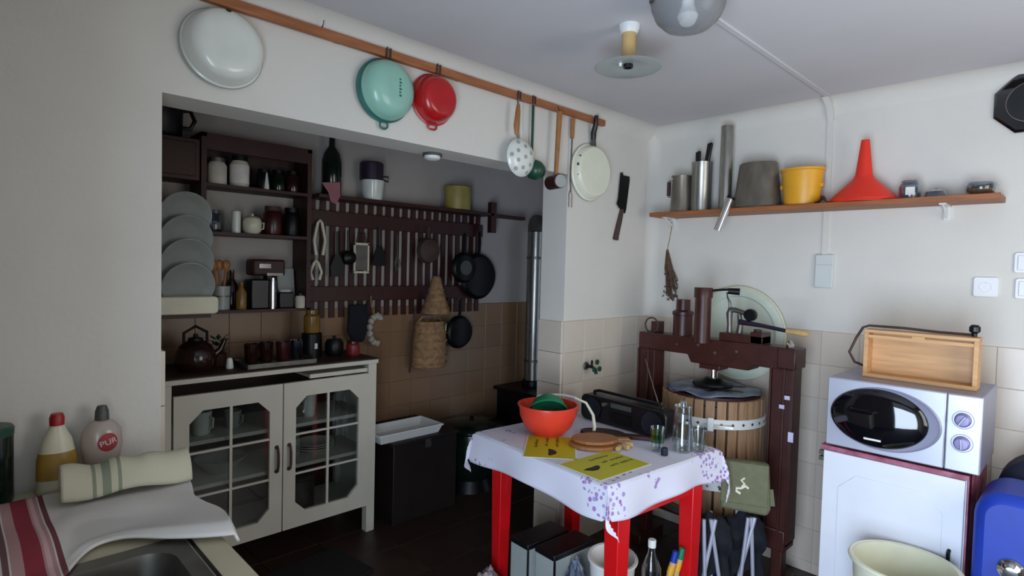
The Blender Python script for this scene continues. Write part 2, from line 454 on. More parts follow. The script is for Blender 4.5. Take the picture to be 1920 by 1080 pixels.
socket('wall_socket', 'white earthed wall socket with pin holes above the cupboard', 'socket', -1.622, 1.470, 'socket')
socket('light_switch', 'upper of two white switches at the right picture edge', 'switch', -1.748, 1.572, 'switch')
socket('light_switch', 'lower of two white switches at the right picture edge', 'switch', -1.755, 1.468, 'switch')

# ------------------------------------------------------------------ ceiling lamps
t = thing('ceiling_lamp', 'bare ceiling lamp with flat enamel disc under a porcelain neck', 'lamp', (-1.386,-0.762,H))
obj('ceiling_rose', G().lathe([(0,0),(0.036,0),(0.036,-0.012),(0.028,-0.03),(0,-0.03)], 24), 'white_plastic', t)
obj('neck', G().lathe([(0.0,-0.03),(0.024,-0.03),(0.024,-0.114),(0.029,-0.119),(0.029,-0.13),(0,-0.13)], 20), 'cork', t)
obj('shade_disc', G().lathe([(0.026,-0.124),(0.06,-0.130),(0.112,-0.144),(0.117,-0.147),(0.112,-0.149),(0.05,-0.139),(0.02,-0.136),(0,-0.136)], 40), 'ceramic_grey', t)
obj('bulb_socket', G().lathe([(0,-0.134),(0.017,-0.134),(0.017,-0.148),(0.012,-0.148),(0.012,-0.138),(0,-0.138)], 16), 'black_plastic', t)
obj('screw', G().lathe([(0,-0.122),(0.006,-0.122),(0.005,-0.132),(0,-0.133)], 10, T(-0.03,0.012,-0.015)), 'white_plastic', t)
t = thing('ceiling_lamp', 'ribbed glass dome lamp at the top edge of the picture', 'lamp', (-1.49,-1.045,H))
obj('lamp_base', G().lathe([(0,0),(0.10,0),(0.112,-0.02),(0.112,-0.038),(0,-0.038)], 40), 'dull_steel', t)
g = G()
n = 60
prof = [(0.108,-0.036),(0.105,-0.06),(0.092,-0.092),(0.066,-0.118),(0.035,-0.130),(0.0,-0.133)]
g.lathe(prof, n)
for i, p in enumerate(g.v):
    if abs(p.x)+abs(p.y) > 1e-4:
        k = 1.0 + (0.03 if i % 2 else 0.0); p.x *= k; p.y *= k
obj('glass_dome', g, 'dome_glass', t)
obj('bulb', G().lathe([(0,-0.10),(0.02,-0.092),(0.026,-0.075),(0.016,-0.05),(0.014,-0.036)], 16), 'white_plastic', t)
for a in (20, 140, 260): obj('clip', G().box((0.104,-0.008,-0.05),(0.118,0.008,-0.02), RZ(a)), 'dull_steel', t)

# round light under the lintel of the opening
t = thing('puck_light', 'small round light under the lintel of the recess', 'lamp', (-1.585,0.11,1.99))
obj('housing', G().lathe([(0,0),(0.042,0),(0.042,-0.012),(0,-0.012)], 28), 'grey_plastic', t)
obj('lens', G().lathe([(0.036,-0.012),(0.034,-0.024),(0.02,-0.03),(0,-0.031)], 28), 'white_plastic', t)
# ------------------------------------------------------------------ left wall: rail and hanging kitchenware
t = thing('hanging_rail', 'long reddish wooden rail fixed high along the left wall', 'rail', (-1.75,0,2.30))
obj('rail', G().box((-1.15,-0.034,-0.016),(1.215,-0.010,0.016)), 'rail_wood', t, bevel=0.003)
for x in (-0.9,-0.35,0.2,0.7,1.15): obj('peg', G().box((x-0.012,-0.012,-0.012),(x+0.012,0.0,0.012)), 'dark_wood', t)
obj('hook', G().tube([(-0.42,-0.03,0.012),(-0.42,-0.045,0.02),(-0.42,-0.048,0.034)], 0.002, 6), 'dull_steel', t)
for x in (-0.155,0.08,0.545,0.645): obj('cord_loop', G().tube([(x-0.008,-0.037,-0.018),(x-0.006,-0.038,0.017),(x+0.006,-0.012,0.019),(x+0.01,-0.037,0.016),(x+0.008,-0.038,-0.018)], 0.004, 6), 'leather', t)

def bowl_prof(R, depth, rb, th=0.003, lip=0.006):
    # hung with the bottom towards the room: rim at z=0, bottom at z=depth
    o = [(R+lip,0.002),(R+lip,0.006),(R,0.008)]
    for i in range(1,9):
        a = i/8
        o.append((R - (R-rb)*(a**1.7), 0.008+(depth-0.008)*math.sin(a*PI/2)))
    return o + [(rb*0.55,depth+0.001),(0,depth+0.001),(0,depth-th),(rb*0.8,depth-th),(R-th,0.012)]
# large white basin, bottom outwards
t = thing('enamel_basin', 'large white enamel basin hung bottom outwards below the rail end', 'basin', (-2.482,-0.004,2.159), 0)
tl = ONA @ RX(-4)
obj('bowl', G().lathe([(0.118,0.0),(0.122,0.002),(0.122,0.006),(0.116,0.010),(0.108,0.05),(0.098,0.064),(0.08,0.072),(0.05,0.073),(0.03,0.070),(0,0.070),(0,0.066),(0.09,0.066),(0.112,0.005)], 48, tl), 'white_enamel', t)
obj('rim_edge', G().tube([(0.121*math.cos(2*PI*k/48),0.121*math.sin(2*PI*k/48),0.004) for k in range(48)], 0.003, 6, closed=True, M=tl), 'ceramic_grey', t)
obj('hanging_hole', G().lathe([(0,0.0),(0.008,0.0),(0.008,0.002),(0,0.002)], 14, ONA @ T(0.0,0.103,0.056) @ RX(-45)), 'black_metal', t)
# turquoise colander
t = thing('mixing_bowl', 'pale turquoise bowl with dark teal rim hung on the rail', 'bowl', (-1.908,-0.004,2.160))
obj('bowl', G().lathe([(0.112,0.022),(0.108,0.05),(0.095,0.072),(0.07,0.086),(0.035,0.090),(0,0.090),(0,0.086),(0.06,0.082),(0.104,0.022)], 44, ONA @ RY(4)), 'turquoise_enamel', t)
r = obj('rim', G().lathe([(0.104,0.0),(0.118,0.0),(0.119,0.018),(0.113,0.026),(0.104,0.024)], 44, ONA @ RY(4), closed=True), 'teal_enamel', t)
ring = [(0.017*math.cos(2*PI*k/20), -0.128+0.015*math.sin(2*PI*k/20), 0.012) for k in range(20)]
obj('handle', G().tube(ring, 0.004, 8, closed=True, M=ONA), 'teal_enamel', t)
for k in range(6): obj('stamped_mark', G().box((0.012,0.03-k*0.012,0.0895),(0.019+0.003*(k%2),0.037-k*0.012,0.0912), ONA @ RY(4)), 'teal_enamel', t)
obj('chip', G().box((-0.018,-0.05,0.0835),(-0.010,-0.046,0.0865), ONA), 'teal_enamel', t)
# red colander
t = thing('mixing_bowl', 'glossy red enamel bowl hung beside the turquoise one', 'bowl', (-1.676,-0.004,2.178))
obj('bowl', G().lathe(bowl_prof(0.098,0.075,0.055), 40, ONA), 'red_enamel', t)
obj('handle', G().tube([(-0.022,-0.098,0.006),(-0.020,-0.114,0.006),(-0.012,-0.119,0.006),(0.012,-0.119,0.006),(0.020,-0.114,0.006),(0.022,-0.098,0.006)], 0.004, 8, M=ONA), 'red_enamel', t)
# dotted skimmer with wooden handle
t = thing('skimmer', 'white enamel skimmer with grey dots and a wooden handle', 'skimmer', (-1.205,-0.060,2.01))
sk = obj('pan', G().lathe([(0.0,0.03),(0.03,0.028),(0.06,0.020),(0.082,0.006),(0.088,-0.004),(0.084,-0.006),(0.05,0.012),(0,0.024)], 36, ONA), 'white_enamel', t)
for (a, r_) in ((90,0.0),(30,0.045),(85,0.05),(150,0.048),(205,0.045),(260,0.05),(320,0.048),(0,0.07),(55,0.072),(118,0.073),(178,0.073),(232,0.074),(290,0.073)):
    x = r_*math.cos(math.radians(a)); y = r_*math.sin(math.radians(a)); z = 0.031 - 3.0*r_*r_
    obj('dot', G().lathe([(0,0.0012),(0.0095,0.0008),(0.0095,-0.002)], 12, ONA @ T(x,y,z) @ RY(math.degrees(6*x)) @ RX(-math.degrees(6*y))), 'ceramic_grey', sk)
obj('neck', G().tube([(-0.02,0.0,0.08),(-0.035,0.0,0.105)], 0.004, 8), 'dull_steel', t)
obj('handle', G().tube([(-0.035,0.0,0.10),(-0.038,-0.003,0.14),(-0.034,-0.005,0.20),(-0.030,-0.003,0.235)], [0.008,0.014,0.012,0.008], 10), 'board_wood', t)
obj('strap', G().tube([(-0.030,0.0,0.235),(-0.024,0.012,0.285)], 0.002, 6), 'leather', t)
# long white ladle behind it
t = thing('ladle', 'white enamel ladle with a long flat handle behind the dotted skimmer', 'ladle', (-1.165,-0.016,2.06))
obj('handle', G().prism([(-0.018,0.22),(0.002,0.22),(0.006,0.08),(0.012,0.0),(-0.004,0.0),(-0.010,0.08)], -0.004, 0.004, T(0,0,0) @ ONA), 'white_enamel', t, bevel=0.0015)
obj('cup', G().lathe([(0.036,0.0),(0.034,0.010),(0.02,0.018),(0,0.020),(0,0.017),(0.03,0.0)], 24, T(0.01,0,-0.02) @ ONA), 'white_enamel', t)
# green enamel ladle
t = thing('ladle', 'dark green enamel ladle with a thin long handle', 'ladle', (-1.095,-0.022,1.99))
obj('handle', G().prism([(-0.007,0.29),(0.007,0.29),(0.005,0.03),(-0.005,0.03)], -0.003, 0.003, ONA), 'green_enamel', t)
obj('cup', G().lathe([(0.048,0.0),(0.046,0.025),(0.034,0.05),(0.015,0.06),(0,0.062),(0,0.058),(0.03,0.048),(0.044,0.0)], 28, T(0.02,0.005,-0.012) @ ONA @ RX(20)), 'green_enamel', t)
# wooden masher
t = thing('meat_mallet', 'wooden mallet with a round head hanging from the rail', 'mallet', (-0.972,-0.066,1.94))
obj('handle', G().tube([(0.02,0.0,0.33),(0.012,0,0.18),(0.004,0,0.02)], [0.014,0.012,0.010], 10), 'board_wood', t)
hd = obj('head', G().lathe([(0,-0.048),(0.03,-0.048),(0.034,-0.044),(0.034,0.044),(0.03,0.048),(0,0.048)], 24, T(0,0,-0.015) @ RZ(-105) @ RY(90)), 'dark_wood', t)
obj('striking_face', G().lathe([(0,0.050),(0.031,0.050),(0.031,0.047),(0,0.047)], 24, T(0,0,-0.015) @ RZ(-105) @ RY(90)), 'ceramic_grey', hd)
obj('cord', G().tube([(0.02,0,0.33),(0.022,0.015,0.360)], 0.0025, 6), 'leather', t)
# skewer fork
t = thing('toasting_fork', 'thin steel fork with wooden grip hanging beside the white pan', 'fork', (-0.805,-0.022,1.94))
obj('rod', G().tube([(0.005,0,0.25),(0,0,0.02),(0.005,-0.002,-0.04)], 0.004, 8), 'dull_steel', t)
obj('grip', G().tube([(0.006,0,0.335),(0.005,0,0.235)], [0.012,0.010], 10), 'board_wood', t)
for s in (-1, 1): obj('prong', G().tube([(0.002,0,-0.03),(0.005+s*0.012,0,-0.055),(0.005+s*0.012,0,-0.12)], 0.0025, 6), 'dull_steel', t)
# white frying pan
t = thing('frying_pan', 'round white enamel frying pan with black handle hung bottom outwards', 'pan', (-0.635,-0.004,2.022))
obj('pan', G().lathe([(0.146,0.0),(0.153,0.003),(0.151,0.009),(0.143,0.014),(0.134,0.045),(0.126,0.052),(0.0,0.054),(0,0.048),(0.128,0.046),(0.142,0.006)], 48, ONA), 'cream_enamel', t)
obj('rim_edge', G().tube([(0.151*math.cos(2*PI*k/48),0.151*math.sin(2*PI*k/48),0.005) for k in range(48)], 0.003, 6, closed=True, M=ONA), 'ceramic_grey', t)
obj('ferrule', G().tube([(0.01,0.135,0.02),(0.012,0.178,0.018)], [0.018,0.014], 10, M=ONA), 'dull_steel', t)
obj('handle', G().tube([(0.012,0.172,0.018),(0.004,0.21,0.024),(-0.006,0.245,0.044),(-0.008,0.295,0.050)], [0.014,0.016,0.014,0.011], 10, M=ONA), 'black_plastic', t)
for (x, y) in ((-0.118,0.062),(-0.134,0.02),(-0.132,-0.02),(-0.134,0.0)): obj('grey_mark', G().lathe([(0,0.001),(0.009,0.0008),(0.009,-0.002)], 10, ONA @ T(x,y,0.038) @ RY(-74) @ S(0.8,1.4,1)), 'grey_plastic', t)  # small grey discs along the left side wall of the pan
# cleaver
t = thing('cleaver', 'black cleaver with brown handle hung on the left wall', 'cleaver', (-0.335,-0.012,1.86))
obj('blade', G().prism([(-0.012,0.195),(0.004,0.205),(0.012,0.188),(0.075,0.188),(0.076,0.16),(0.050,-0.005),(0.040,-0.03),(0.028,-0.02),(-0.018,0.0),(-0.040,0.020),(-0.028,0.05)], -0.004, 0.002, ONA), 'black_metal', t, bevel=0.001)
obj('handle', G().tube([(0.012,0.002,-0.01),(-0.012,0.0,-0.08),(-0.040,0,-0.165),(-0.044,0,-0.185)], [0.012,0.015,0.016,0.018], 10), 'leather', t)
obj('nail', G().tube([(-0.004,0.012,0.20),(-0.004,-0.008,0.20)], 0.0025, 6), 'dull_steel', t)
# tap
t = thing('wall_tap', 'small garden tap with green cross handle on the tiled pier', 'tap', (-0.62,-0.016,0.975))
obj('spout', G().tube([(0,0,0.0),(0,-0.04,0.0),(0,-0.065,-0.01),(0,-0.07,-0.035)], 0.009, 10), 'black_metal', t)
obj('flange', G().lathe([(0,0),(0.022,0),(0.018,0.008),(0,0.008)], 18, ONA), 'dull_steel', t)
h = obj('handle', G().tube([(0,-0.04,0.0),(0,-0.04,0.035)], 0.006, 8), 'black_metal', t)
for a in (90, 210, 330): obj('lobe', G().lathe([(0,-0.005),(0.014,-0.004),(0.014,0.004),(0,0.005)], 14, T(0.026*math.cos(math.radians(a)),-0.075,0.005+0.026*math.sin(math.radians(a))) @ ONA), 'green_enamel', h)

# ------------------------------------------------------------------ right wall: shelf with metalware
SZ = 1.840
t = thing('wall_shelf', 'long narrow wooden shelf on the right wall', 'shelf', (0,-0.88,SZ))
obj('board', G().box((-0.185,-0.79,-0.024),(-0.004,0.775,0)), 'shelf_wood', t, bevel=0.003)
for y in (-0.60, 0.71):
    b = obj('bracket', G().box((-0.13,y-0.012,-0.030),(-0.002,y+0.012,-0.024)).box((-0.010,y-0.012,-0.085),(0,y+0.012,-0.024)).tube([(-0.12,y,-0.028),(-0.008,y,-0.078)], 0.004, 6), 'white_plastic', t)
obj('hook', G().tube([(-0.03,0.71,-0.03),(-0.05,0.72,-0.045),(-0.045,0.722,-0.055)], 0.003, 6), 'white_plastic', t)
# measuring jug
t = thing('measuring_jug', 'dull metal jug with a brown side handle at the shelf end', 'jug', (-0.10,-0.262,SZ))
obj('body', G().lathe([(0,0),(0.064,0),(0.062,0.02),(0.053,0.20),(0.055,0.206),(0.051,0.206),(0.058,0.01),(0,0.008)], 32), 'zinc', t)
obj('handle', G().tube([(0.0,0.084,0.18),(0.0,0.084,0.10)], 0.011, 10), 'leather', t)
obj('handle_bracket', G().tube([(0,0.05,0.185),(0,0.084,0.188),(0,0.084,0.092),(0,0.055,0.092)], 0.004, 6), 'dull_steel', t)
obj('hinge', G().tube([(-0.01,0.056,0.208),(0.01,0.056,0.208)], 0.008, 8), 'dull_steel', t)
# steel canister
t = thing('steel_canister', 'tall shiny steel canister holding knives on the shelf', 'canister', (-0.10,-0.381,SZ))
obj('body', G().lathe([(0,0),(0.055,0),(0.055,0.22),(0.056,0.222),(0.056,0.265),(0.0575,0.27),(0.053,0.27),(0.053,0.01),(0,0.01)], 36), 'steel', t)
def knife(x, y, z, rz, tilt, L, label):
    t = thing('kitchen_knife', label, 'knife', (x,y,z), rz, 'knives in the steel canister')
    t.rotation_euler.x = math.radians(tilt)
    obj('blade', G().prism([(-0.011,0),(0.011,0),(0.012,L),(-0.012,L)], -0.001, 0.001, ONB), 'steel', t)
    obj('handle', G().prism([(-0.013,L),(0.013,L),(0.016,L+0.10),(0.010,L+0.108),(-0.012,L+0.10)], -0.008, 0.008, ONB), 'black_plastic', t, bevel=0.003)
knife(-0.095,-0.362,SZ+0.012,0,-2,0.22,'short black knife handle in the canister next to the jug')
knife(-0.105,-0.375,SZ+0.012,0,8,0.26,'taller slanting knife with black grip in the steel canister')
# tube and stub
t = thing('metal_tube', 'tall narrow zinc tube standing upright on the shelf', 'tube', (-0.10,-0.520,SZ))
obj('barrel', G().lathe([(0.032,0),(0.0325,0.45),(0.0295,0.45),(0.0295,0.0)], 28, closed=True), 'steel', t)
obj('base_cap', G().lathe([(0,0.004),(0.029,0.004),(0.029,0.0),(0,0.0)], 24), 'zinc', t)
t = thing('sharpening_tube', 'short polished tube slanting over the shelf front edge', 'tube', (-0.214,-0.575,SZ), 0)
d0, d1 = Vector((0.012,-0.022,0.045)), Vector((-0.022,0.025,-0.12))
obj('barrel', G().tube([d0, d1], 0.019, 18), 'chrome', t)
obj('collar', G().tube([d0*1.0, d0*1.25], 0.021, 18), 'black_metal', t)
# upturned pot
t = thing('metal_pot', 'dark upturned tapering metal pot on the shelf', 'pot', (-0.098,-0.693,SZ))
obj('body', G().lathe([(0.122,0.0),(0.124,0.005),(0.120,0.012),(0.096,0.225),(0.090,0.232),(0.0,0.234),(0,0.228),(0.09,0.225),(0.117,0.0)], 44, S(0.72,1,1)), 'zinc', t)
obj('foot_ring', G().tube([(0.123*0.72*math.cos(2*PI*k/40),0.123*math.sin(2*PI*k/40),0.004) for k in range(40)], 0.003, 6, closed=True), 'dull_steel', t)
# yellow pot
t = thing('plastic_pot', 'yellow plastic pot with a rolled rim on the shelf', 'pot', (-0.10,-0.912,SZ))
obj('body', G().lathe([(0,0),(0.078,0),(0.081,0.01),(0.096,0.165),(0.103,0.168),(0.103,0.178),(0.094,0.178),(0.076,0.012),(0,0.01)], 40, S(0.82,1,1)), 'yellow_plastic', t)
for s in (1, -1): obj('lug', G().box((-0.015,s*0.090-0.008,0.085),(0.015,s*0.090+0.010,0.105)), 'yellow_plastic', t, bevel=0.003)
solo('cleaning_rag', G().grid(lambda u,v: (-0.032*u, -0.052+0.054*v, 0.004+0.022*math.exp(-((v-0.45)**2)*18)*(1+0.4*math.sin(9*u+4*v))), 12, 18), 'jam', 'crumpled dark red rag between yellow pot and red funnel', 'rag', (-0.150,-0.999,SZ), solid=0.004)
# funnel
t = thing('funnel', 'large red plastic funnel standing upside down on the shelf', 'funnel', (-0.100,-1.178,SZ))
obj('cone', G().lathe([(0.140,0.0),(0.141,0.012),(0.136,0.016),(0.125,0.030),(0.065,0.088),(0.045,0.108),(0.036,0.125),(0.017,0.285),(0.014,0.285),(0.030,0.125),(0.055,0.09),(0.132,0.012),(0.135,0.0)], 44, S(0.70,1,1)), 'funnel_red', t)
obj('rim', G().tube([(0.138*0.70*math.cos(2*PI*k/40),0.138*math.sin(2*PI*k/40),0.006) for k in range(40)], 0.005, 6, closed=True), 'funnel_red', t)
# small glassware
t = thing('glass_jar', 'small glass jar with a white label beside the red funnel', 'jar', (-0.10,-1.358,SZ))
obj('jar', G().lathe([(0,0),(0.038,0),(0.042,0.012),(0.042,0.055),(0.034,0.072),(0.033,0.082),(0.030,0.082),(0.038,0.05),(0.036,0.006),(0,0.004)], 28), 'bottle_plastic', t)
obj('contents', G().lathe([(0,0.005),(0.036,0.005),(0.037,0.06),(0,0.062)], 24), 'ceramic_grey', t)
obj('label', G().prism(rrect(0.034,0.034,0.003), 0.0425, 0.0435, RZ(12) @ T(0,0,0.034) @ ONB), 'label_white', t)
t = thing('glass_dish', 'low clear glass dish upturned on the shelf', 'dish', (-0.10,-1.452,SZ))
obj('bowl', G().lathe([(0.042,0),(0.044,0.004),(0.038,0.028),(0.02,0.036),(0,0.037),(0,0.033),(0.034,0.026),(0.040,0)], 28), 'bottle_plastic', t)
obj('knob', G().lathe([(0,0.046),(0.006,0.044),(0.006,0.036),(0,0.035)], 12), 'clear_glass', t)
t = thing('glass_bowl', 'small brownish glass bowl at the right end of the shelf', 'bowl', (-0.10,-1.60,SZ))
obj('bowl', G().lathe([(0,0),(0.035,0),(0.050,0.014),(0.055,0.040),(0.050,0.052),(0.046,0.052),(0.048,0.03),(0.03,0.006),(0,0.006)], 28), 'bottle_plastic', t)
obj('contents', G().lathe([(0,0.007),(0.034,0.007),(0.046,0.02),(0.047,0.034),(0,0.036)], 24), 'wicker', t)

# black octagonal wall clock / tray
t = thing('octagonal_tray', 'black octagonal tray with a round centre high on the right wall', 'tray', (0,-1.735,2.215))
oc = lambda R: [(R*math.cos(math.radians(22.5+45*k)), R*math.sin(math.radians(22.5+45*k))) for k in range(8)]
o8 = oc(0.128); i8 = oc(0.10)
obj('rim', G().add([(x,y,0.0) for x,y in o8]+[(x,y,0.012) for x,y in o8]+[(x,y,0.022) for x,y in oc(0.118)]+[(x,y,0.014) for x,y in oc(0.082)],
    [(7,6,5,4,3,2,1,0)]+[(i,(i+1)%8,8+(i+1)%8,8+i) for i in range(8)]+[(8+i,8+(i+1)%8,16+(i+1)%8,16+i) for i in range(8)]+[(16+i,16+(i+1)%8,24+(i+1)%8,24+i) for i in range(8)]+[tuple(range(24,32))], ONB), 'black_glass', t)
obj('ring', G().tube([(0.080*math.cos(2*PI*k/40),0.080*math.sin(2*PI*k/40),0.016) for k in range(40)], 0.0028, 6, closed=True, M=ONB), 'dull_steel', t)
obj('centre', G().lathe([(0,0.0165),(0.078,0.0165),(0.078,0.013),(0,0.013)], 36, ONB), 'black_plastic', t)
obj('boss', G().lathe([(0,0.024),(0.008,0.022),(0.010,0.016)], 14, ONB), 'dull_steel', t)

# dried herbs
t = thing('dried_herbs', 'bunch of dried herbs hanging upside down by the corner', 'herbs', (-0.03,-0.165,1.36))
g = G()
for k in range(46):
    a = random.uniform(0,2*PI); r_ = random.uniform(0.012,0.042); zz = random.uniform(-0.02,0.12)
    g.tube([(0.004*math.cos(a),0.025+0.004*math.sin(a),0.27),(0.6*r_*math.cos(a)*0.7,0.012+0.6*r_*math.sin(a),0.16),(r_*math.cos(a)*0.7,-0.01+r_*math.sin(a),zz)], [0.0028,0.004,0.0025], 5)
obj('stems', g, 'herb', t)
g = G()
for k in range(70):
    a = random.uniform(0,2*PI); r_ = random.uniform(0.01,0.045); zz = random.uniform(-0.03,0.13)
    g.box((-0.004,-0.007,-0.0015),(0.004,0.007,0.0015), T(0.7*r_*math.cos(a),-0.005+r_*math.sin(a),zz) @ RX(random.uniform(0,180)) @ RZ(random.uniform(0,180)))
obj('leaves', g, 'herb', t)
obj('string', G().tube([(0,0.025,0.27),(0.006,0.012,0.36),(0,-0.002,0.42)], 0.002, 5), 'wicker', t)

# big pale lid on the wall behind the press
t = thing('plastic_basin', 'large round pale green basin hanging on the wall behind the press', 'basin', (-0.012,-0.585,1.175))
obj('bowl', G().lathe([(0.245,0.0),(0.252,0.004),(0.252,0.014),(0.240,0.018),(0.205,0.020),(0.198,0.012),(0.0,0.008),(0,0.0)], 60, ONB), 'pale_green_plastic', t)
obj('rim', G().tube([(0.249*math.cos(2*PI*k/60),0.249*math.sin(2*PI*k/60),0.010) for k in range(60)], 0.008, 8, closed=True, M=ONB), 'cream_plastic', t)
# ------------------------------------------------------------------ fruit press by the right wall
t = thing('fruit_press', 'brown hydraulic fruit press with slatted basket against the right wall', 'press', (-0.31,-0.595,0))
P = t
# local: x towards wall (+), y to the left (+), z up
obj('top_beam', G().prism([(0.415,1.165),(0.415,1.075),(0.12,1.075),(0.10,1.035),(-0.20,1.035),(-0.225,1.062),(-0.405,1.062),(-0.405,1.165)], -0.055, 0.055, Matrix(((0,0,1,0),(1,0,0,0),(0,1,0,0),(0,0,0,1)))), 'press_paint', P, bevel=0.005)
bc = obj('beam_end_cap', G().box((-0.066,-0.418,1.068),(0.066,-0.335,1.162)), 'press_paint', P, bevel=0.006)
obj('nut', G().lathe([(0,1.162),(0.017,1.162),(0.017,1.182),(0.010,1.186),(0.009,1.196),(0,1.196)], 6, T(-0.02,-0.375,0)), 'chrome', bc)
for y, z in ((-0.03,1.10),(0.18,1.12),(-0.14,1.12),(0.06,1.13)): obj('bolt', G().lathe([(0,0.005),(0.007,0.004),(0.008,0)], 8, T(-0.055,y,z) @ ONB), 'dull_steel', P)
for s, y in ((1,0.365),(-1,-0.355)):
    p = obj('post', G().box((-0.05,y-0.045,0.24),(0.05,y+0.045,1.078)), 'press_paint', P, bevel=0.003)
    obj('flange', G().box((-0.058,y-0.054,0.26),(0.045,y-0.045,1.075)).box((-0.058,y+0.045,0.26),(0.045,y+0.054,1.075)).box((-0.062,y-0.018,0.26),(-0.05,y-0.006,1.075)), 'press_paint', p, bevel=0.002)
    if s < 0:
        for yy, zz in ((-0.030,0.93),(-0.008,0.885),(-0.052,0.74)): obj('sticker', G().box((-0.064,y+yy+0.01,zz),(-0.0595,y+yy-0.013,zz+(0.018 if zz > 0.8 else 0.045))), 'sticker', p)
    obj('foot', G().box((-0.10,y-0.03,0.0),(0.14,y+0.03,0.05)).box((-0.03,y-0.025,0.05),(0.03,y+0.025,0.25)), 'press_paint', P, bevel=0.004)
obj('base_beam', G().box((-0.06,-0.40,0.22),(0.06,0.41,0.32)), 'press_paint', P, bevel=0.006)
obj('juice_tray', G().lathe([(0,0.325),(0.262,0.325),(0.272,0.33),(0.278,0.365),(0.272,0.367),(0.264,0.338),(0,0.336)], 48), 'dull_steel', P)
bk = obj('basket_dark_core', G().lathe([(0,0.345),(0.222,0.345),(0.222,0.86),(0.0,0.865)], 40), 'dark_wood', P, label='dark inside of the basket')  # dark cylinder added inside so the gaps between slats look dark
NS = 30
a2 = 2*PI/NS
sl = G().prism([(0.226,-0.019),(0.247,-0.0205),(0.2485,0.0),(0.247,0.0205),(0.226,0.019)], 0.345, 0.895)
slm = mesh_of('slat', sl, False); slm.materials.append(M_['slat_wood'])
for k in range(NS): instance('slat', slm, P, RZ(360*k/NS))
for z in (0.765, 0.47):
    hp = obj('hoop', G().lathe([(0.2485,z),(0.2525,z),(0.2525,z+0.045),(0.2485,z+0.045)], 64, closed=True), 'white_plastic', P)
    for a in range(0, 360, 12): obj('rivet', G().lathe([(0,0.003),(0.006,0.002),(0.007,0)], 8, RZ(a) @ T(0.2525,0,z+0.022) @ RY(90)), 'dull_steel', hp)
    ang = 205 if z > 0.6 else 222
    obj('clasp', G().box((0.2525,-0.014,z-0.008),(0.272,0.014,z+0.055), RZ(ang)), 'white_plastic', hp, bevel=0.003)
    obj('lever', G().box((0.254,0.0,z+0.01),(0.262,0.13,z+0.022), RZ(ang) @ T(0,-0.03,0) ), 'steel', hp)
obj('press_board', G().lathe([(0,0.865),(0.222,0.865),(0.222,0.905),(0,0.905)], 40), 'dark_wood', P)
def sheet(u, v):
    a = 2*PI*u; r_ = 0.004+0.225*v
    return (r_*math.cos(a), r_*math.sin(a), 0.912+0.014*noise.noise(Vector((9*r_*math.cos(a),9*r_*math.sin(a),0.4)))+0.004*math.sin(7*a))
obj('blue_sheet', G().grid(sheet, 48, 10), 'blue_sheet', P, solid=0.002, label='crumpled blue plastic sheet on the basket')
obj('pressure_plate', G().lathe([(0,0.925),(0.098,0.925),(0.102,0.932),(0.098,0.942),(0.055,0.95),(0.04,0.965),(0,0.966)], 32), 'black_metal', P)
obj('piston', G().lathe([(0,0.965),(0.022,0.965),(0.022,1.0),(0.028,1.0),(0.028,1.012),(0.022,1.014),(0.022,1.04),(0,1.04)], 20), 'chrome', P)
obj('piston_collar', G().box((-0.05,-0.055,1.012),(0.05,0.055,1.04)), 'press_paint', P, bevel=0.004)
# jack cylinders, tank and pump
cy = obj('cylinder', G().lathe([(0,0),(0.039,0),(0.039,0.225),(0.045,0.225),(0.045,0.272),(0.043,0.275),(0,0.275)], 28, T(-0.098,0.02,1.150)), 'press_paint', P)
obj('cap', G().lathe([(0,0),(0.05,0),(0.05,0.105),(0.055,0.108),(0.055,0.125),(0.037,0.135),(0.036,0.19),(0,0.192)], 28, T(0.0,0.182,1.165)), 'press_paint', P, label='short stepped brown cylinder on the beam')
bl = obj('tie_block', G().box((-0.02,0.318,1.165),(0.045,0.362,1.225)), 'press_paint', P, bevel=0.003)
obj('ring', G().tube([(-0.03,0.352+0.040*math.cos(2*PI*k/28),1.205+0.040*math.sin(2*PI*k/28)) for k in range(28)], 0.0045, 8, closed=True), 'leather', bl)
tk = obj('oil_tank', G().box((-0.05,-0.26,1.165),(0.05,-0.045,1.205)).box((-0.05,-0.26,1.16),(0.05,-0.20,1.222)), 'press_paint', P, bevel=0.004)
obj('filler_cap', G().lathe([(0,0),(0.018,0),(0.018,0.010),(0,0.012)], 14, T(0,-0.215,1.222)), 'leather', tk)
obj('outlet_pipe', G().tube([(0,-0.075,1.20),(0,-0.075,1.245),(0,-0.072,1.30),(0,-0.078,1.318),(0,-0.10,1.318),(0,-0.155,1.305)], [0.014,0.012,0.016,0.016,0.013,0.012], 12), 'dull_steel', P)
obj('nipple', G().tube([(0,-0.075,1.19),(0,-0.075,1.225)], 0.011, 6), 'chrome', P)
obj('gauge', G().lathe([(0,-0.018),(0.027,-0.018),(0.030,-0.012),(0.030,0.012),(0.027,0.018),(0,0.018)], 12, T(-0.01,-0.182,1.30) @ ONB), 'black_metal', P)
obj('hose', G().tube([(-0.095,-0.02,1.412),(-0.06,-0.06,1.418),(-0.03,-0.085,1.42)], 0.006, 8), 'black_metal', P)
obj('hose_end', G().tube([(-0.03,-0.075,1.412),(-0.01,-0.125,1.410)], [0.015,0.017], 12), 'black_metal', P)
obj('hose', G().tube([(-0.03,-0.07,1.405),(-0.02,-0.068,1.38),(0,-0.072,1.355),(0,-0.073,1.325)], [0.004,0.004,0.007,0.008], 8), 'dull_steel', P)
obj('pump_column', G().tube([(0,-0.125,1.20),(0,-0.13,1.25),(0,-0.122,1.30)], [0.017,0.013,0.010], 12), 'dull_steel', P)
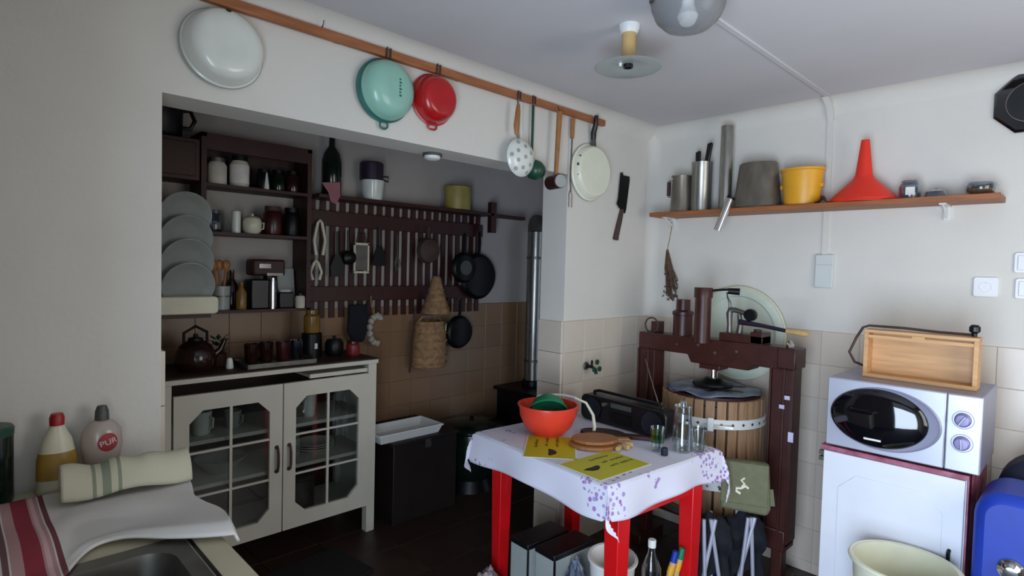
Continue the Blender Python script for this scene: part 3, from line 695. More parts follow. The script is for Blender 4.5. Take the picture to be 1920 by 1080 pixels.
lv = obj('pump_lever', G().tube([(-0.01,-0.13,1.262),(-0.03,-0.25,1.255),(-0.06,-0.375,1.243)], [0.014,0.010,0.009], 10), 'purple_cup', P)
obj('grip', G().tube([(-0.06,-0.372,1.243),(-0.075,-0.455,1.24),(-0.078,-0.47,1.24)], [0.012,0.014,0.009], 12), 'cork', lv)

# ------------------------------------------------------------------ red table with cloth
TC, TR = (-1.08,-0.43,0), -5
t = thing('kitchen_table', 'small bright red painted wooden table', 'table', TC, TR)
TW, TL = 0.70, 0.78
obj('table_top', G().box((-TW/2,-TL/2,0.722),(TW/2,TL/2,0.745)), 'table_red', t, bevel=0.003)
for sx in (-1,1):
    for sy in (-1,1):
        x = sx*(TW/2-0.115); y = sy*(TL/2-0.048)
        g = G().add([(x-0.026,y-0.026,0),(x+0.026,y-0.026,0),(x+0.026,y+0.026,0),(x-0.026,y+0.026,0),(x-0.036,y-0.036,0.722),(x+0.036,y-0.036,0.722),(x+0.036,y+0.036,0.722),(x-0.036,y+0.036,0.722)],
            [(0,3,2,1),(4,5,6,7),(0,1,5,4),(1,2,6,5),(2,3,7,6),(3,0,4,7)])
        obj('leg', g, 'table_red', t, bevel=0.003)
for s in (-1,1):
    obj('apron', G().box((-TW/2+0.15,s*(TL/2-0.048)-0.011,0.575),(TW/2-0.15,s*(TL/2-0.048)+0.011,0.722)), 'table_red', t)
    obj('apron', G().box((s*(TW/2-0.096)-0.011,-TL/2+0.09,0.575),(s*(TW/2-0.096)+0.011,TL/2-0.09,0.722)), 'table_red', t)
obj('paint_chip', G().box((-TW/2+0.0835,-0.24,0.60),(-TW/2+0.0852,-0.236,0.622)), 'label_white', t)
OH = 0.12
def cloth(u, v):
    w, l = TW/2+0.006, TL/2+0.006
    a = (u-0.5)*2*(w+OH); b = (v-0.5)*2*(l+OH)
    ea = max(0, abs(a)-w); eb = max(0, abs(b)-l)
    x = max(-w, min(w, a)); y = max(-l, min(l, b))
    h = math.hypot(ea, eb)
    if ea > 0 and eb > 0: h = (ea+eb)*0.86
    z = 0.7505 - h
    fl = h/OH
    wx = 0.010*fl*math.sin(17*b+1.0) + 0.006*fl; wy = 0.010*fl*math.sin(19*a+0.6) + 0.006*fl
    if ea > 0: x += math.copysign(0.004+max(0,wx+0.006*fl), a)
    if eb > 0: y += math.copysign(0.004+max(0,wy+0.006*fl), b)
    if ea > 0 and eb > 0:
        k = min(ea, eb)/OH
        x += math.copysign(0.03*k, a)*math.sin(5*k); y += math.copysign(0.03*k, b)
    if h == 0: z += 0.0012*noise.noise(Vector((a*6,b*6,0)))
    if h > 0: z += 0.010*fl*math.sin(11*(a+b))
    return (x, y, z)
solo('tablecloth', G().grid(cloth, 84, 92), 'tablecloth', 'white tablecloth with purple flowers draped over the red table', 'tablecloth', TC, TR, solid=0.002)
TZ = 0.7535
# things on the table
t = thing('mixing_bowl', 'big orange-red plastic bowl standing on the tablecloth', 'bowl', (-1.165,-0.235,TZ))
obj('bowl', G().lathe([(0,0.0),(0.070,0.0),(0.074,0.006),(0.105,0.035),(0.128,0.085),(0.133,0.128),(0.139,0.130),(0.139,0.136),(0.129,0.136),(0.123,0.085),(0.10,0.042),(0.06,0.010),(0,0.008)], 48), 'red_plastic', t)
t = thing('colander', 'dark green plastic colander tilted inside the orange-red bowl', 'colander', (-1.172,-0.242,TZ+0.102))
o = obj('bowl', G().lathe([(0.090,0.0),(0.096,0.002),(0.096,0.008),(0.088,0.012),(0.078,0.05),(0.05,0.078),(0,0.086),(0,0.082),(0.045,0.072),(0.072,0.048),(0.084,0.004)], 36, RZ(-45) @ RX(-48) @ S(0.92,0.92,0.85)), 'green_plastic', t)
t = thing('plastic_strainer', 'pale plastic strainer with a curved yellow handle on the red bowl rim', 'strainer', (-1.10,-0.23,TZ+0.141))
obj('hoop', G().tube([(0.098*math.cos(math.radians(a)),0.098*math.sin(math.radians(a)),0.004) for a in range(-20,120,10)], 0.006, 8), 'white_plastic', t)
obj('handle', G().tube([(0.088,-0.036,0.004),(0.108,-0.085,-0.012),(0.105,-0.130,-0.060),(0.092,-0.150,-0.110),(0.085,-0.150,-0.130)], [0.005,0.006,0.007,0.008,0.007], 8), 'cream_plastic', t)
def board(label, loc, rz, L, W, hl, m, th=0.014):
    t = thing('cutting_board', label, 'board', loc, rz)
    obj('board', G().prism([(L/2*math.cos(2*PI*k/36), W/2*math.sin(2*PI*k/36)) for k in range(36)], 0, th), m, t, bevel=0.003)
    obj('handle', G().box((L/2-0.01,-0.016,0.001),(L/2+hl,0.016,th-0.001)), m, t, bevel=0.003)
    return t
board('upper light wooden oval cutting board next to the red bowl', (-1.13,-0.475,TZ+0.017), -40, 0.20, 0.15, 0.05, 'board_wood')
board('lower light wooden oval cutting board under another one', (-1.15,-0.485,TZ+0.001), -44, 0.21, 0.16, 0.05, 'board_wood')
board('dark wooden board lying behind the light cutting boards', (-0.995,-0.415,TZ), -60, 0.20, 0.12, 0.13, 'dark_wood', 0.018)
for i, (x, y, a, lb) in enumerate(((-1.125,-0.595,20,'leftmost cork on the yellow flyer edge'),(-1.085,-0.60,75,'middle cork beside the cutting boards'),(-1.055,-0.595,140,'rightmost cork beside the cutting boards'))):
    solo('cork', G().lathe([(0,-0.018),(0.0095,-0.018),(0.0105,-0.014),(0.0105,0.014),(0.0095,0.018),(0,0.018)], 14, T(0,0,0.0107) @ RY(90)), 'cork', lb, 'cork', (x,y,TZ+0.003), a, group='corks on the table')
def flyer(label, loc, rz):
    t = thing('flyer', label, 'flyer', loc, rz)
    obj('sheet', G().box((-0.150,-0.108,0.0),(0.150,0.108,0.0010)), 'paper_white', t)
    obj('yellow_print', G().box((-0.144,-0.102,0.0010),(0.144,0.102,0.0014)), 'flyer_yellow', t)
    lips = [(-0.11,0.012),(-0.085,0.018),(-0.06,0.016),(-0.03,0.020),(-0.022,0.012),(-0.035,-0.006),(-0.06,-0.018),(-0.085,-0.014)]
    obj('emblem', G().prism(lips, 0.0014, 0.0017, T(-0.01,-0.01,0)), 'print_black', t)
    rnd = random.Random(3)
    for (x0, x1, y) in ((-0.02,0.09,0.055),(0.0,0.035,0.012),(0.05,0.125,0.012),(0.0,0.045,-0.032),(0.058,0.13,-0.032)):
        # each word one blurred run of strokes, a single outline stepping up and down
        x = x0; top = []; bot = []
        while x < x1:
            ww = rnd.uniform(0.005,0.008); hh = rnd.choice((0.010,0.010,0.015)); lo_ = rnd.choice((0.0,0.0,-0.003,0.004))
            top += [(x,y+hh),(x+ww*0.5,y+hh),(x+ww*0.5,y+0.007),(x+ww,y+0.007)]
            bot += [(x,y+lo_),(x+ww*0.5,y+lo_),(x+ww*0.5,y+0.003),(x+ww,y+0.003)]
            x += ww
        n_ = len(top)
        vs = [(p[0],p[1],0.0016) for p in top]+[(p[0],p[1],0.0016) for p in bot]
        obj('word', G().add(vs, [(i,i+1,n_+i+1,n_+i) for i in range(n_-1) if top[i+1][0] > top[i][0]]), 'print_dark', t)
    return t
flyer('yellow printed flyer lying at the front of the table', (-1.30,-0.655,TZ), -4)
flyer('second yellow flyer half under the red bowl', (-1.30,-0.375,TZ), 40)
# radio
t = thing('portable_radio', 'long black portable radio at the back of the table', 'radio', (-0.795,-0.405,TZ), -3)
obj('body', G().prism(rrect(0.50,0.125,0.03), -0.045, 0.045, T(0,0,0.0635) @ ONB), 'black_plastic', t, bevel=0.006)
for s in (-1,1):
    sp = obj('speaker', G().lathe([(0.054,0.0455),(0.056,0.051),(0.050,0.052),(0.046,0.048),(0,0.046)], 32, T(0,0,0.062) @ ONB @ T(s*0.175,0,0)), 'black_cloth', t)
    obj('speaker_ring', G().tube([(0.055*math.cos(2*PI*k/32),0.055*math.sin(2*PI*k/32),0.05) for k in range(32)], 0.0018, 6, closed=True, M=T(0,0,0.062) @ ONB @ T(s*0.175,0,0)), 'black_metal', sp)
obj('tape_door', G().prism(rrect(0.13,0.05,0.006), 0.045, 0.050, T(0,0,0.045) @ ONB), 'black_metal', t)
obj('tuning_dial', G().box((-0.0475,-0.06,0.09),(-0.045,0.06,0.112)), 'grey_plastic', t)
obj('knob', G().lathe([(0,0.062),(0.009,0.060),(0.010,0.045)], 14, T(0,0.095,0.098) @ ONB), 'steel', t)
obj('handle', G().tube([(0,0.20,0.115),(0,0.20,0.138),(0,0.17,0.146),(0,-0.17,0.146),(0,-0.20,0.138),(0,-0.20,0.115)], 0.008, 8), 'black_plastic', t)
obj('antenna', G().tube([(0.03,-0.165,0.115),(0.03,-0.125,0.21),(0.03,-0.075,0.335)], [0.004,0.003,0.0025], 8), 'chrome', t)
# glassware
t = thing('glass_bottle', 'clear glass carafe standing at the right table corner', 'bottle', (-0.915,-0.765,TZ))
obj('body', G().lathe([(0,0.0),(0.036,0.0),(0.041,0.006),(0.041,0.11),(0.037,0.13),(0.034,0.18),(0.037,0.19),(0.034,0.192),(0.031,0.18),(0.034,0.13),(0.037,0.11),(0.037,0.012),(0,0.008)], 32), 'clear_glass', t)
obj('stopper', G().lathe([(0,0.18),(0.014,0.182),(0.016,0.205),(0.010,0.214),(0,0.216)], 18), 'clear_glass', t)
t = thing('glass_mug', 'clear ribbed glass mug beside the carafe', 'mug', (-0.862,-0.805,TZ))
obj('body', G().lathe([(0,0.0),(0.030,0.0),(0.034,0.006),(0.034,0.10),(0.031,0.10),(0.030,0.012),(0,0.01)], 16), 'clear_glass', t)
obj('handle', G().tube([(0.02,-0.03,0.085),(0.03,-0.055,0.08),(0.03,-0.055,0.03),(0.02,-0.032,0.022)], 0.005, 8), 'clear_glass', t)
t = thing('drinking_glass', 'small drinking glass with green pattern on the tablecloth', 'glass', (-0.995,-0.695,TZ))
obj('body', G().lathe([(0,0.0),(0.024,0.0),(0.027,0.006),(0.030,0.10),(0.028,0.10),(0.025,0.012),(0,0.010)], 24), 'clear_glass', t)
obj('green_band', G().lathe([(0.0283,0.038),(0.0296,0.072),(0.0302,0.072),(0.0289,0.038)], 24, closed=True), 'green_tint', t)
solo('bottle_cap', G().lathe([(0,0),(0.014,0),(0.0145,0.004),(0.0135,0.026),(0.011,0.030),(0,0.031)], 20), 'navy_cloth', 'small dark cap in front of the drinking glass', 'cap', (-1.02,-0.745,TZ))

# ------------------------------------------------------------------ white cupboard, microwave, crate
t = thing('cupboard', 'low white cupboard with panelled door under the microwave', 'cupboard', (-0.35,-1.44,0))
obj('body', G().box((-0.255,-0.225,0.07),(0.30,0.225,0.815)), 'cupboard_white', t, bevel=0.002)
obj('plinth', G().box((-0.22,-0.22,0.0),(0.30,0.22,0.07)), 'grey_plastic', t)
d = obj('door', G().box((-0.275,-0.222,0.08),(-0.256,0.222,0.812)), 'cupboard_white', t, bevel=0.003)
def octo(w, h, c): return [(-w/2+c,-h/2),(w/2-c,-h/2),(w/2,-h/2+c),(w/2,h/2-c),(w/2-c,h/2),(-w/2+c,h/2),(-w/2,h/2-c),(-w/2,-h/2+c)]
obj('raised_panel', G().prism(octo(0.33,0.60,0.06), 0.0, 0.0025, T(-0.275,0,0.44) @ ONB), 'cupboard_white', d, bevel=0.002)
obj('handle', G().tube([(-0.275,-0.188,0.56),(-0.292,-0.188,0.555),(-0.292,-0.188,0.49),(-0.275,-0.188,0.485)], 0.006, 8), 'black_metal', d)
for z in (0.845, 0.822): obj('hinge', G().box((-0.272,0.222,z-0.055),(-0.245,0.240,z-0.04)), 'grey_plastic', d)
# burgundy oilcloth
g = G().box((-0.278,-0.232,0.8155),(0.30,0.232,0.832)).box((-0.262,-0.2315,0.42),(0.10,-0.227,0.8155))
g.grid(lambda u,v: (-0.25+0.40*u, -0.2335-0.006*math.sin(9*u)*v-0.003, 0.83-0.26*v), 10, 6)
solo('oilcloth', g, 'burgundy', 'burgundy marbled oilcloth covering the white cupboard', 'oilcloth', (-0.35,-1.44,0))
MZ = 0.8325
t = thing('microwave', 'silver microwave oven with oval black window on the white cupboard', 'microwave', (-0.62,-1.462,MZ))
obj('casing', G().box((0.012,-0.237,0.008),(0.36,0.237,0.272)), 'silver_dark', t, bevel=0.004)
for x in (0.05,0.32):
    for y in (-0.2,0.2): obj('foot', G().lathe([(0,0),(0.012,0),(0.014,0.010),(0,0.010)], 12, T(x,y,0)), 'black_plastic', t)
d = obj('door', G().box((-0.012,-0.138,0.008),(0.012,0.237,0.272)), 'silver_paint', t, bevel=0.004)
el = lambda a, b, n=48: [(a*math.cos(2*PI*k/n), b*math.sin(2*PI*k/n)) for k in range(n)]
obj('oval_surround', G().lathe([(0,0.0),(1.0,0.0),(1.0,0.003),(0.97,0.006),(0.92,0.004),(0,0.004)], 56, T(-0.012,0.045,0.142) @ ONB @ S(0.176,0.116,1)), 'silver_dark', d)
obj('window', G().lathe([(1.0,0.0)]+[(math.cos(math.radians(a)), 0.002+0.030*math.sin(math.radians(a))) for a in range(0,91,9)], 56, T(-0.014,0.065,0.142) @ ONB @ S(0.158,0.110,1)), 'black_glass', d)
obj('badge', G().box((-0.0405,0.045,0.062),(-0.034,0.10,0.069)), 'white_plastic', d)
c = obj('control_panel', G().box((-0.010,-0.237,0.008),(0.012,-0.140,0.272)), 'silver_paint', t, bevel=0.004)
for z in (0.188, 0.108):
    k = obj('dial', G().lathe([(0,0.020),(0.018,0.019),(0.023,0.014),(0.024,0.0)], 28, T(-0.010,-0.186,z) @ ONB), 'dial_purple', c)
    obj('dial_ring', G().tube([(0.030*math.cos(2*PI*j/32),0.030*math.sin(2*PI*j/32),0.001) for j in range(32)], 0.0012, 6, closed=True, M=T(-0.010,-0.186,z) @ ONB), 'silver_dark', c)
    obj('grip', G().box((-0.004,-0.019,0.014),(0.004,0.019,0.026), T(-0.010,-0.186,z) @ ONB @ RZ(-30 if z > 0.15 else 5)), 'silver_dark', k, bevel=0.002)
BZ = MZ+0.2725
t = thing('wooden_crate', 'shallow open wooden box standing on its side on the microwave', 'box', (-0.50,-1.487,BZ), 0)
hw, hh, dp = 0.178, 0.187, 0.08
obj('back_panel', G().box((dp-0.008,-hw,0),(dp,hw,hh)), 'box_wood', t)
obj('side_panel', G().box((0,-hw,0.014),(dp-0.008,-hw+0.014,hh-0.012)), 'box_wood', t, bevel=0.001)
obj('side_panel', G().box((0,hw-0.014,0.014),(dp-0.008,hw,hh-0.012)), 'box_wood', t, bevel=0.001)
obj('bottom_panel', G().box((-0.004,-hw,0),(dp-0.008,hw,0.014)), 'box_wood', t, bevel=0.001)
tp = obj('top_panel', G().box((0,-hw,hh-0.012),(dp-0.008,hw,hh)), 'box_wood', t, bevel=0.001)
obj('groove_strip', G().box((-0.003,-hw+0.014,hh-0.032),(0.006,hw-0.014,hh-0.020)).box((-0.003,-0.02,hh-0.02),(0.006,0.02,hh-0.012)), 'box_wood', t)
t = thing('rubber_cord', 'brown cord with a round knob looped over the wooden box', 'cord', (-0.50,-1.487,BZ))
obj('cord', G().tube([(0.05,hw+0.008,0.035),(0.02,hw+0.035,0.05),(0.0,hw+0.05,0.09),(0.02,hw+0.032,0.15),(0.035,hw+0.014,hh+0.004),(0.05,hw-0.004,hh+0.012),(0.06,0.06,hh+0.012),(0.06,-0.05,hh+0.007),(0.07,-hw+0.03,hh+0.006)], 0.005, 8), 'leather', t)
obj('knob', G().lathe([(0,0.0),(0.008,0.0),(0.008,0.01),(0.017,0.018),(0.017,0.034),(0.010,0.042),(0,0.043)], 18, T(0.07,-hw+0.022,hh+0.001)), 'black_plastic', t)

# ------------------------------------------------------------------ floor things at the right
t = thing('jerrycan', 'bright blue plastic water canister at the right picture edge', 'canister', (-0.62,-1.90,0), 0)
g = G(); rr = rrect(0.40,0.80,0.08,6)
g.prism(rr, -0.13, 0.13, T(0,0,0.43) @ ONB)
obj('body', g, 'blue_plastic', t, bevel=0.03)
for s in (-1,1): obj('groove_rib', G().tube([(s*0.075-0.04,-0.16,0.13),(s*0.075-0.04,0.12,0.13),(s*0.05-0.04,0.17,0.13)], 0.018, 10, M=T(0,0,0.43) @ ONB), 'blue_plastic', t)
obj('raised_panel', G().prism(rrect(0.09,0.34,0.03), 0.13, 0.145, T(0,0,0.40) @ ONB @ T(-0.04,0.0,0)), 'blue_plastic', t, bevel=0.008)
obj('cap', G().lathe([(0,0),(0.035,0),(0.035,0.03),(0.03,0.034),(0,0.034)], 20, T(0,-0.10,0.83)), 'white_plastic', t)
obj('tap', G().lathe([(0.034,0),(0.034,0.012),(0.026,0.016),(0.026,0.030),(0.018,0.038),(0,0.040)], 24, T(-0.13,0.10,0.605) @ ONB), 'chrome', t, label='shiny metal tap')
g = G().prism(rrect(0.46,0.52,0.16,8), -0.13, 0.13, T(0,0,0.0) @ ONB)
t = thing('rucksack', 'dark navy bag slung behind the blue canister', 'bag', (-0.33,-1.955,0.0))
obj('body', G().prism(rrect(0.47,0.89,0.15,8), -0.10, 0.12, T(0,0,0.445) @ ONB), 'navy_cloth', t, bevel=0.05)
obj('strap', G().tube([(-0.12,0.1,0.84),(-0.13,0.12,0.78),(-0.12,0.13,0.70)], 0.012, 6), 'black_cloth', t)
t = thing('plastic_bucket', 'cream plastic bucket in front of the white cupboard', 'bucket', (-0.81,-1.535,0))
obj('body', G().lathe([(0,0),(0.11,0),(0.115,0.006),(0.150,0.53),(0.160,0.532),(0.160,0.545),(0.146,0.545),(0.11,0.012),(0,0.01)], 48), 'cream_plastic', t)
obj('rim', G().tube([(0.157*math.cos(2*PI*k/48),0.157*math.sin(2*PI*k/48),0.540) for k in range(48)], 0.007, 8, closed=True), 'cream_plastic', t)

# ------------------------------------------------------------------ folded camp stools and pouch by the press
def stool(label, loc, rz, cols, h=0.56, spread=0.10):
    t = thing('camp_stool', label, 'stool', loc, rz, 'folded camp stools')
    n = 0
    for (x, y, x2, y2) in cols:
        n += 1
        obj('leg', G().tube([(x,y,0.0),(x2,y2,h)], 0.0085, 10), 'silver_paint', t)
    def seat(u, v):
        a = (u-0.5)*2
        return (0.026*math.cos(3*v*PI)+0.01*a, 0.078*a*(1-0.06*v), h-0.02-0.25*v+0.02*math.cos(a*3)+0.010*math.sin(8*a+3*v))
    obj('seat_fabric', G().grid(seat, 20, 12), 'black_cloth', t, solid=0.012)
    return t
stool('folded camp stool with silver legs next to the red table leg', (-0.715,-0.815,0), 40, ((-0.055,0.075,-0.045,0.0),(-0.05,-0.055,-0.045,0.02),(-0.06,0.03,-0.05,0.05),(0.05,-0.02,0.04,0.0)), 0.44)
stool('folded camp stool with silver legs close to the press post', (-0.575,-0.905,0), 40, ((-0.055,0.08,-0.045,-0.02),(-0.05,-0.03,-0.045,-0.005),(-0.06,0.05,-0.05,0.01),(0.05,0.0,0.045,0.03)), 0.44)
t = thing('canvas_pouch', 'olive green canvas pouch with pale emblem on the camp stools', 'pouch', (-0.628,-0.922,0.468), 0)
def pouch(u, v):
    w = 0.105*(1-0.06*v); a = (u-0.5)*2
    return (-0.03-0.018*math.cos(a*PI/2)+0.05*v, a*w+0.012*v*0, 0.0+0.20*v+0.010*math.sin(3*a)*(1-v))
R_ = RX(-8) @ RZ(20)
obj('front', G().prism([(-0.105,0.015),(0.085,-0.01),(0.10,0.02),(0.112,0.205),(0.05,0.215),(-0.06,0.225),(-0.075,0.22)], -0.03, 0.03, R_ @ ONB), 'olive_canvas', t, bevel=0.014)
obj('flap', G().prism([(-0.098,0.05),(0.09,0.03),(0.112,0.205),(-0.07,0.225)], 0.03, 0.036, R_ @ ONB), 'olive_canvas', t, bevel=0.003)
e = obj('emblem', G().tube([(-0.012,0.085,0.037),(-0.028,0.095,0.037),(-0.026,0.108,0.037),(-0.008,0.108,0.037),(0.012,0.118,0.037),(0.022,0.108,0.037)], 0.006, 6, M=R_ @ ONB).tube([(-0.008,0.108,0.037),(0.008,0.128,0.037),(-0.004,0.142,0.037),(0.012,0.152,0.037)], 0.005, 6, M=R_ @ ONB), 'cream_plastic', t)
obj('strap_end', G().box((0.10,0.03,0.0),(0.118,0.10,0.006), R_ @ ONB), 'olive_canvas', t)
solo('water_jug', G().lathe([(0,0),(0.056,0),(0.06,0.01),(0.06,0.19),(0.045,0.225),(0.02,0.24),(0,0.24)], 28), 'blue_plastic', 'blue plastic jug on the floor behind the red table leg', 'jug', (-0.57,-0.700,0))

# ------------------------------------------------------------------ under the table
def slab(label, loc, rz):
    t = thing('storage_box', label, 'box', loc, rz, 'boxes under the table')
    obj('body', G().box((0,-0.055,0),(0.24,0.055,0.31)), 'ceramic_grey', t, bevel=0.003)
    obj('lid', G().box((-0.004,-0.059,0.31),(0.244,0.059,0.335)), 'black_plastic', t, bevel=0.004)
    obj('edge_strip', G().box((-0.004,-0.061,0),(0.003,-0.055,0.31)), 'black_plastic', t)
slab('grey box with black lid under the table beside the left leg', (-1.36,-0.265,0), -4)
slab('grey box with black lid under the table in front of another', (-1.345,-0.40,0), -4)
t = thing('plastic_bucket', 'white plastic bucket tilted under the red table', 'bucket', (-1.125,-0.575,0.0))
bm_ = T(0,0,0.009) @ RZ(45) @ RY(-6)
obj('body', G().lathe([(0,0),(0.075,0),(0.078,0.006),(0.094,0.30),(0.102,0.302),(0.102,0.312),(0.090,0.312),(0.074,0.012),(0,0.01)], 40, bm_), 'white_plastic', t)
obj('rim', G().tube([(0.099*math.cos(2*PI*k/40),0.099*math.sin(2*PI*k/40),0.308) for k in range(40)], 0.005, 8, closed=True, M=bm_), 'white_plastic', t)
t = thing('plastic_bottle', 'clear plastic bottle with white cap under the red table', 'bottle', (-1.065,-0.73,0))
obj('body', G().lathe([(0,0),(0.036,0),(0.040,0.01),(0.040,0.16),(0.037,0.17),(0.040,0.18),(0.037,0.20),(0.040,0.215),(0.037,0.235),(0.040,0.25),(0.039,0.30),(0.016,0.36),(0.014,0.385),(0,0.385)], 28), 'bottle_plastic', t)
obj('cap', G().lathe([(0.016,0.382),(0.0165,0.41),(0.014,0.413),(0,0.413)], 20), 'white_plastic', t)
for i, (x, y, lb, cm) in enumerate(((-1.00,-0.77,'scrubbing brush with blue handle end under the table','blue_plastic'),(-0.955,-0.775,'scrubbing brush with green handle end under the table','green_plastic'))):
    t = thing('brush', lb, 'brush', (x,y,0), 0, 'brushes under the table')
    obj('stick', G().tube([(0,0,0),(0.01,0.0,0.25),(0.02,-0.01,0.31)], 0.013, 10), 'cork', t)
    obj('handle_end', G().tube([(0.02,-0.01,0.31),(0.026,-0.016,0.355)], [0.014,0.012], 10), cm, t)
    obj('grip_tape', G().tube([(0.0105,-0.002,0.262),(0.017,-0.007,0.292)], 0.0145, 10), 'yellow_plastic', t)
def bundle(name, label, cat, loc, sx, sy, sz, m, seed):
    g = G()
    def fn(u, v):
        a = 2*PI*u; b = PI*v
        p = Vector((math.sin(b)*math.cos(a), math.sin(b)*math.sin(a), math.cos(b)))
        k = 1 + 0.34*noise.noise(p*2.1+Vector((seed,0,0))) + 0.13*noise.noise(p*6+Vector((0,seed,0)))
        return (sx*p.x*k, sy*p.y*k, max(0, sz+sz*p.z*k))
    return solo(name, g.grid(fn, 40, 24), m, label, cat, loc)
bundle('plastic_bag', 'crumpled blue-grey plastic bag beside the white bucket', 'bag', (-1.31,-0.535,0), 0.046, 0.046, 0.165, 'grey_bag', 3)
bundle('plastic_bag', 'pinkish grey bag on the floor by the left table leg', 'bag', (-1.41,-0.13,0), 0.06, 0.05, 0.085, 'pinkish_bag', 8)
# ------------------------------------------------------------------ recess: white glazed cabinet
CX0, CX1, CYF, CYB = -2.46, -1.395, 0.85, 1.27
t = thing('glazed_cabinet', 'white kitchen cabinet with two octagonal glass doors in the recess', 'cabinet', (-1.9275,1.06,0))
K = t
ox, oy = -1.9275, 1.06
def L3(x, y, z): return (x-ox, y-oy, z)
for x in (CX0, CX1-0.05):
    for y in (CYF, CYB-0.05):
        obj('leg', G().box(L3(x,y,0),L3(x+0.05,y+0.05,0.955)), 'white_paint', K, bevel=0.003)
obj('side_panel', G().box(L3(CX0+0.004,CYF+0.05,0.15),L3(CX0+0.02,CYB-0.05,0.945)), 'white_paint', K)
obj('side_panel', G().box(L3(CX1-0.02,CYF+0.05,0.15),L3(CX1-0.004,CYB-0.05,0.945)), 'white_paint', K)
obj('back_panel', G().box(L3(CX0+0.05,CYB-0.02,0.15),L3(CX1-0.05,CYB-0.01,0.945)), 'dark_wood', K)
for z in (0.155, 0.445, 0.655): obj('shelf', G().box(L3(CX0+0.02,CYF+0.035,z),L3(CX1-0.02,CYB-0.02,z+0.018)), 'white_paint', K)
obj('top_frame', G().box(L3(CX0-0.005,CYF-0.008,0.948),L3(CX1+0.006,CYF+0.03,0.970)).box(L3(CX0-0.005,CYF+0.03,0.955),L3(CX1+0.006,CYB,0.970)), 'white_paint', K, bevel=0.002)
dr = obj('drawer_runner', G().box(L3(-1.78,CYF+0.02,0.908),L3(-1.45,CYF+0.20,0.920)).box(L3(-1.78,CYF+0.006,0.905),L3(-1.45,CYF+0.02,0.925)), 'white_paint', K)
def door(x0, x1, handle_side):
    z0, z1 = 0.158, 0.898
    w, h = x1-x0, z1-z0
    wx0, wx1, wz0, wz1, c = 0.062, w-0.062, 0.075, h-0.075, 0.055
    oct_ = [(wx0+c,wz0),(wx1-c,wz0),(wx1,wz0+c),(wx1,wz1-c),(wx1-c,wz1),(wx0+c,wz1),(wx0,wz1-c),(wx0,wz0+c)]
    out_ = [(wx0+c,0),(wx1-c,0),(w,0),(w,wz0+c),(w,wz1-c),(w,h),(wx1-c,h),(wx0+c,h),(0,h),(0,wz1-c),(0,wz0+c),(0,0)]
    vs = []; th = 0.02
    for z in (0.0, th): vs += [(x,y,z) for x,y in oct_] + [(x,y,z) for x,y in out_]
    O = 8
    faces = [(0,1,O+1,O+0),(1,2,O+3,O+2,O+1),(2,3,O+4,O+3),(3,4,O+6,O+5,O+4),(4,5,O+7,O+6),(5,6,O+9,O+8,O+7),(6,7,O+10,O+9),(7,0,O+0,O+11,O+10)]
    n = 20
    fs = faces + [tuple(i+n for i in f[::-1]) for f in faces]
    fs += [(i,(i+1)%8,n+(i+1)%8,n+i) for i in range(8)] + [(O+i,O+(i+1)%12,n+O+(i+1)%12,n+O+i) for i in range(12)]
    M = T(*L3(x0,CYF,z0)) @ ONA @ T(0,0,-0.008)
    d = obj('door', G().add(vs, fs, M), 'white_paint', K, smooth=False)
    obj('pane', G().prism(oct_, 0.004, 0.007, M), 'window_glass', d)
    xm = (wx0+wx1)/2; z_a = wz0+(wz1-wz0)*0.335; z_b = wz0+(wz1-wz0)*0.675
    obj('mullion', G().box((xm-0.006,wz0,0.008),(xm+0.006,wz1,0.016), M), 'white_paint', d)
    for zz in (z_a, z_b): obj('mullion', G().box((wx0,zz-0.005,0.008),(wx1,zz+0.005,0.015), M), 'white_paint', d)
    hx = w-0.028 if handle_side > 0 else 0.028
    obj('handle', G().tube([(hx,0.31,0.02),(hx,0.315,0.038),(hx,0.345,0.044),(hx,0.395,0.044),(hx,0.425,0.038),(hx,0.43,0.02)], [0.011,0.006,0.007,0.007,0.006,0.011], 8, M=M), 'leather', d)
door(-2.405, -1.927, 1)
door(-1.921, -1.447, -1)
solo('table_runner', G().grid(lambda u,v: (-0.54+1.085*u, -0.205+0.41*v, 0.002+0.0015*math.sin(14*u)*math.sin(9*v)), 20, 8), 'cabinet_cloth', 'dark brown cover lying on the white cabinet', 'cover', (ox,oy,0.9712), solid=0.003)
# crockery behind the glass
def cup(label, loc, r_, h, m, rz=0):
    t = thing('cup', label, 'cup', loc, rz, 'crockery in the cabinet')
    obj('body', G().lathe([(0,0),(r_*0.7,0),(r_*0.85,0.01),(r_,h),(r_*0.93,h),(r_*0.78,0.012),(0,0.01)], 24), m, t)
    obj('handle', G().tube([(r_*0.9,0,h*0.8),(r_*1.5,0,h*0.75),(r_*1.4,0,h*0.35),(r_*0.85,0,h*0.25)], 0.005, 6), m, t)
cup('white cup left of the mullion on the upper cabinet shelf', (-2.25,0.99,0.674), 0.045, 0.11, 'white_enamel', -60)
cup('white cup behind the left door near the cabinet middle', (-2.10,1.02,0.674), 0.04, 0.085, 'ceramic_grey', -60)
cup('tall pale glass cup behind the right cabinet door', (-1.72,0.99,0.674), 0.036, 0.13, 'white_enamel', 70)
for i in range(3):
    solo('soup_plate', G().lathe([(0,0),(0.05,0),(0.055,0.004),(0.10,0.022),(0.104,0.024),(0.10,0.026),(0.05,0.008),(0,0.007)], 36), 'white_enamel', ('bottom','middle','top')[i]+' plate of the stack behind the right cabinet door', 'plate', (-1.66,1.05,0.4635+0.0125*i), group='plates in the cabinet')
solo('serving_dish', G().lathe([(0,0),(0.06,0),(0.10,0.05),(0.12,0.065),(0.115,0.068),(0.09,0.05),(0.05,0.008),(0,0.008)], 36), 'ceramic_grey', 'grey serving dish behind the left cabinet door', 'dish', (-2.15,1.04,0.4635))
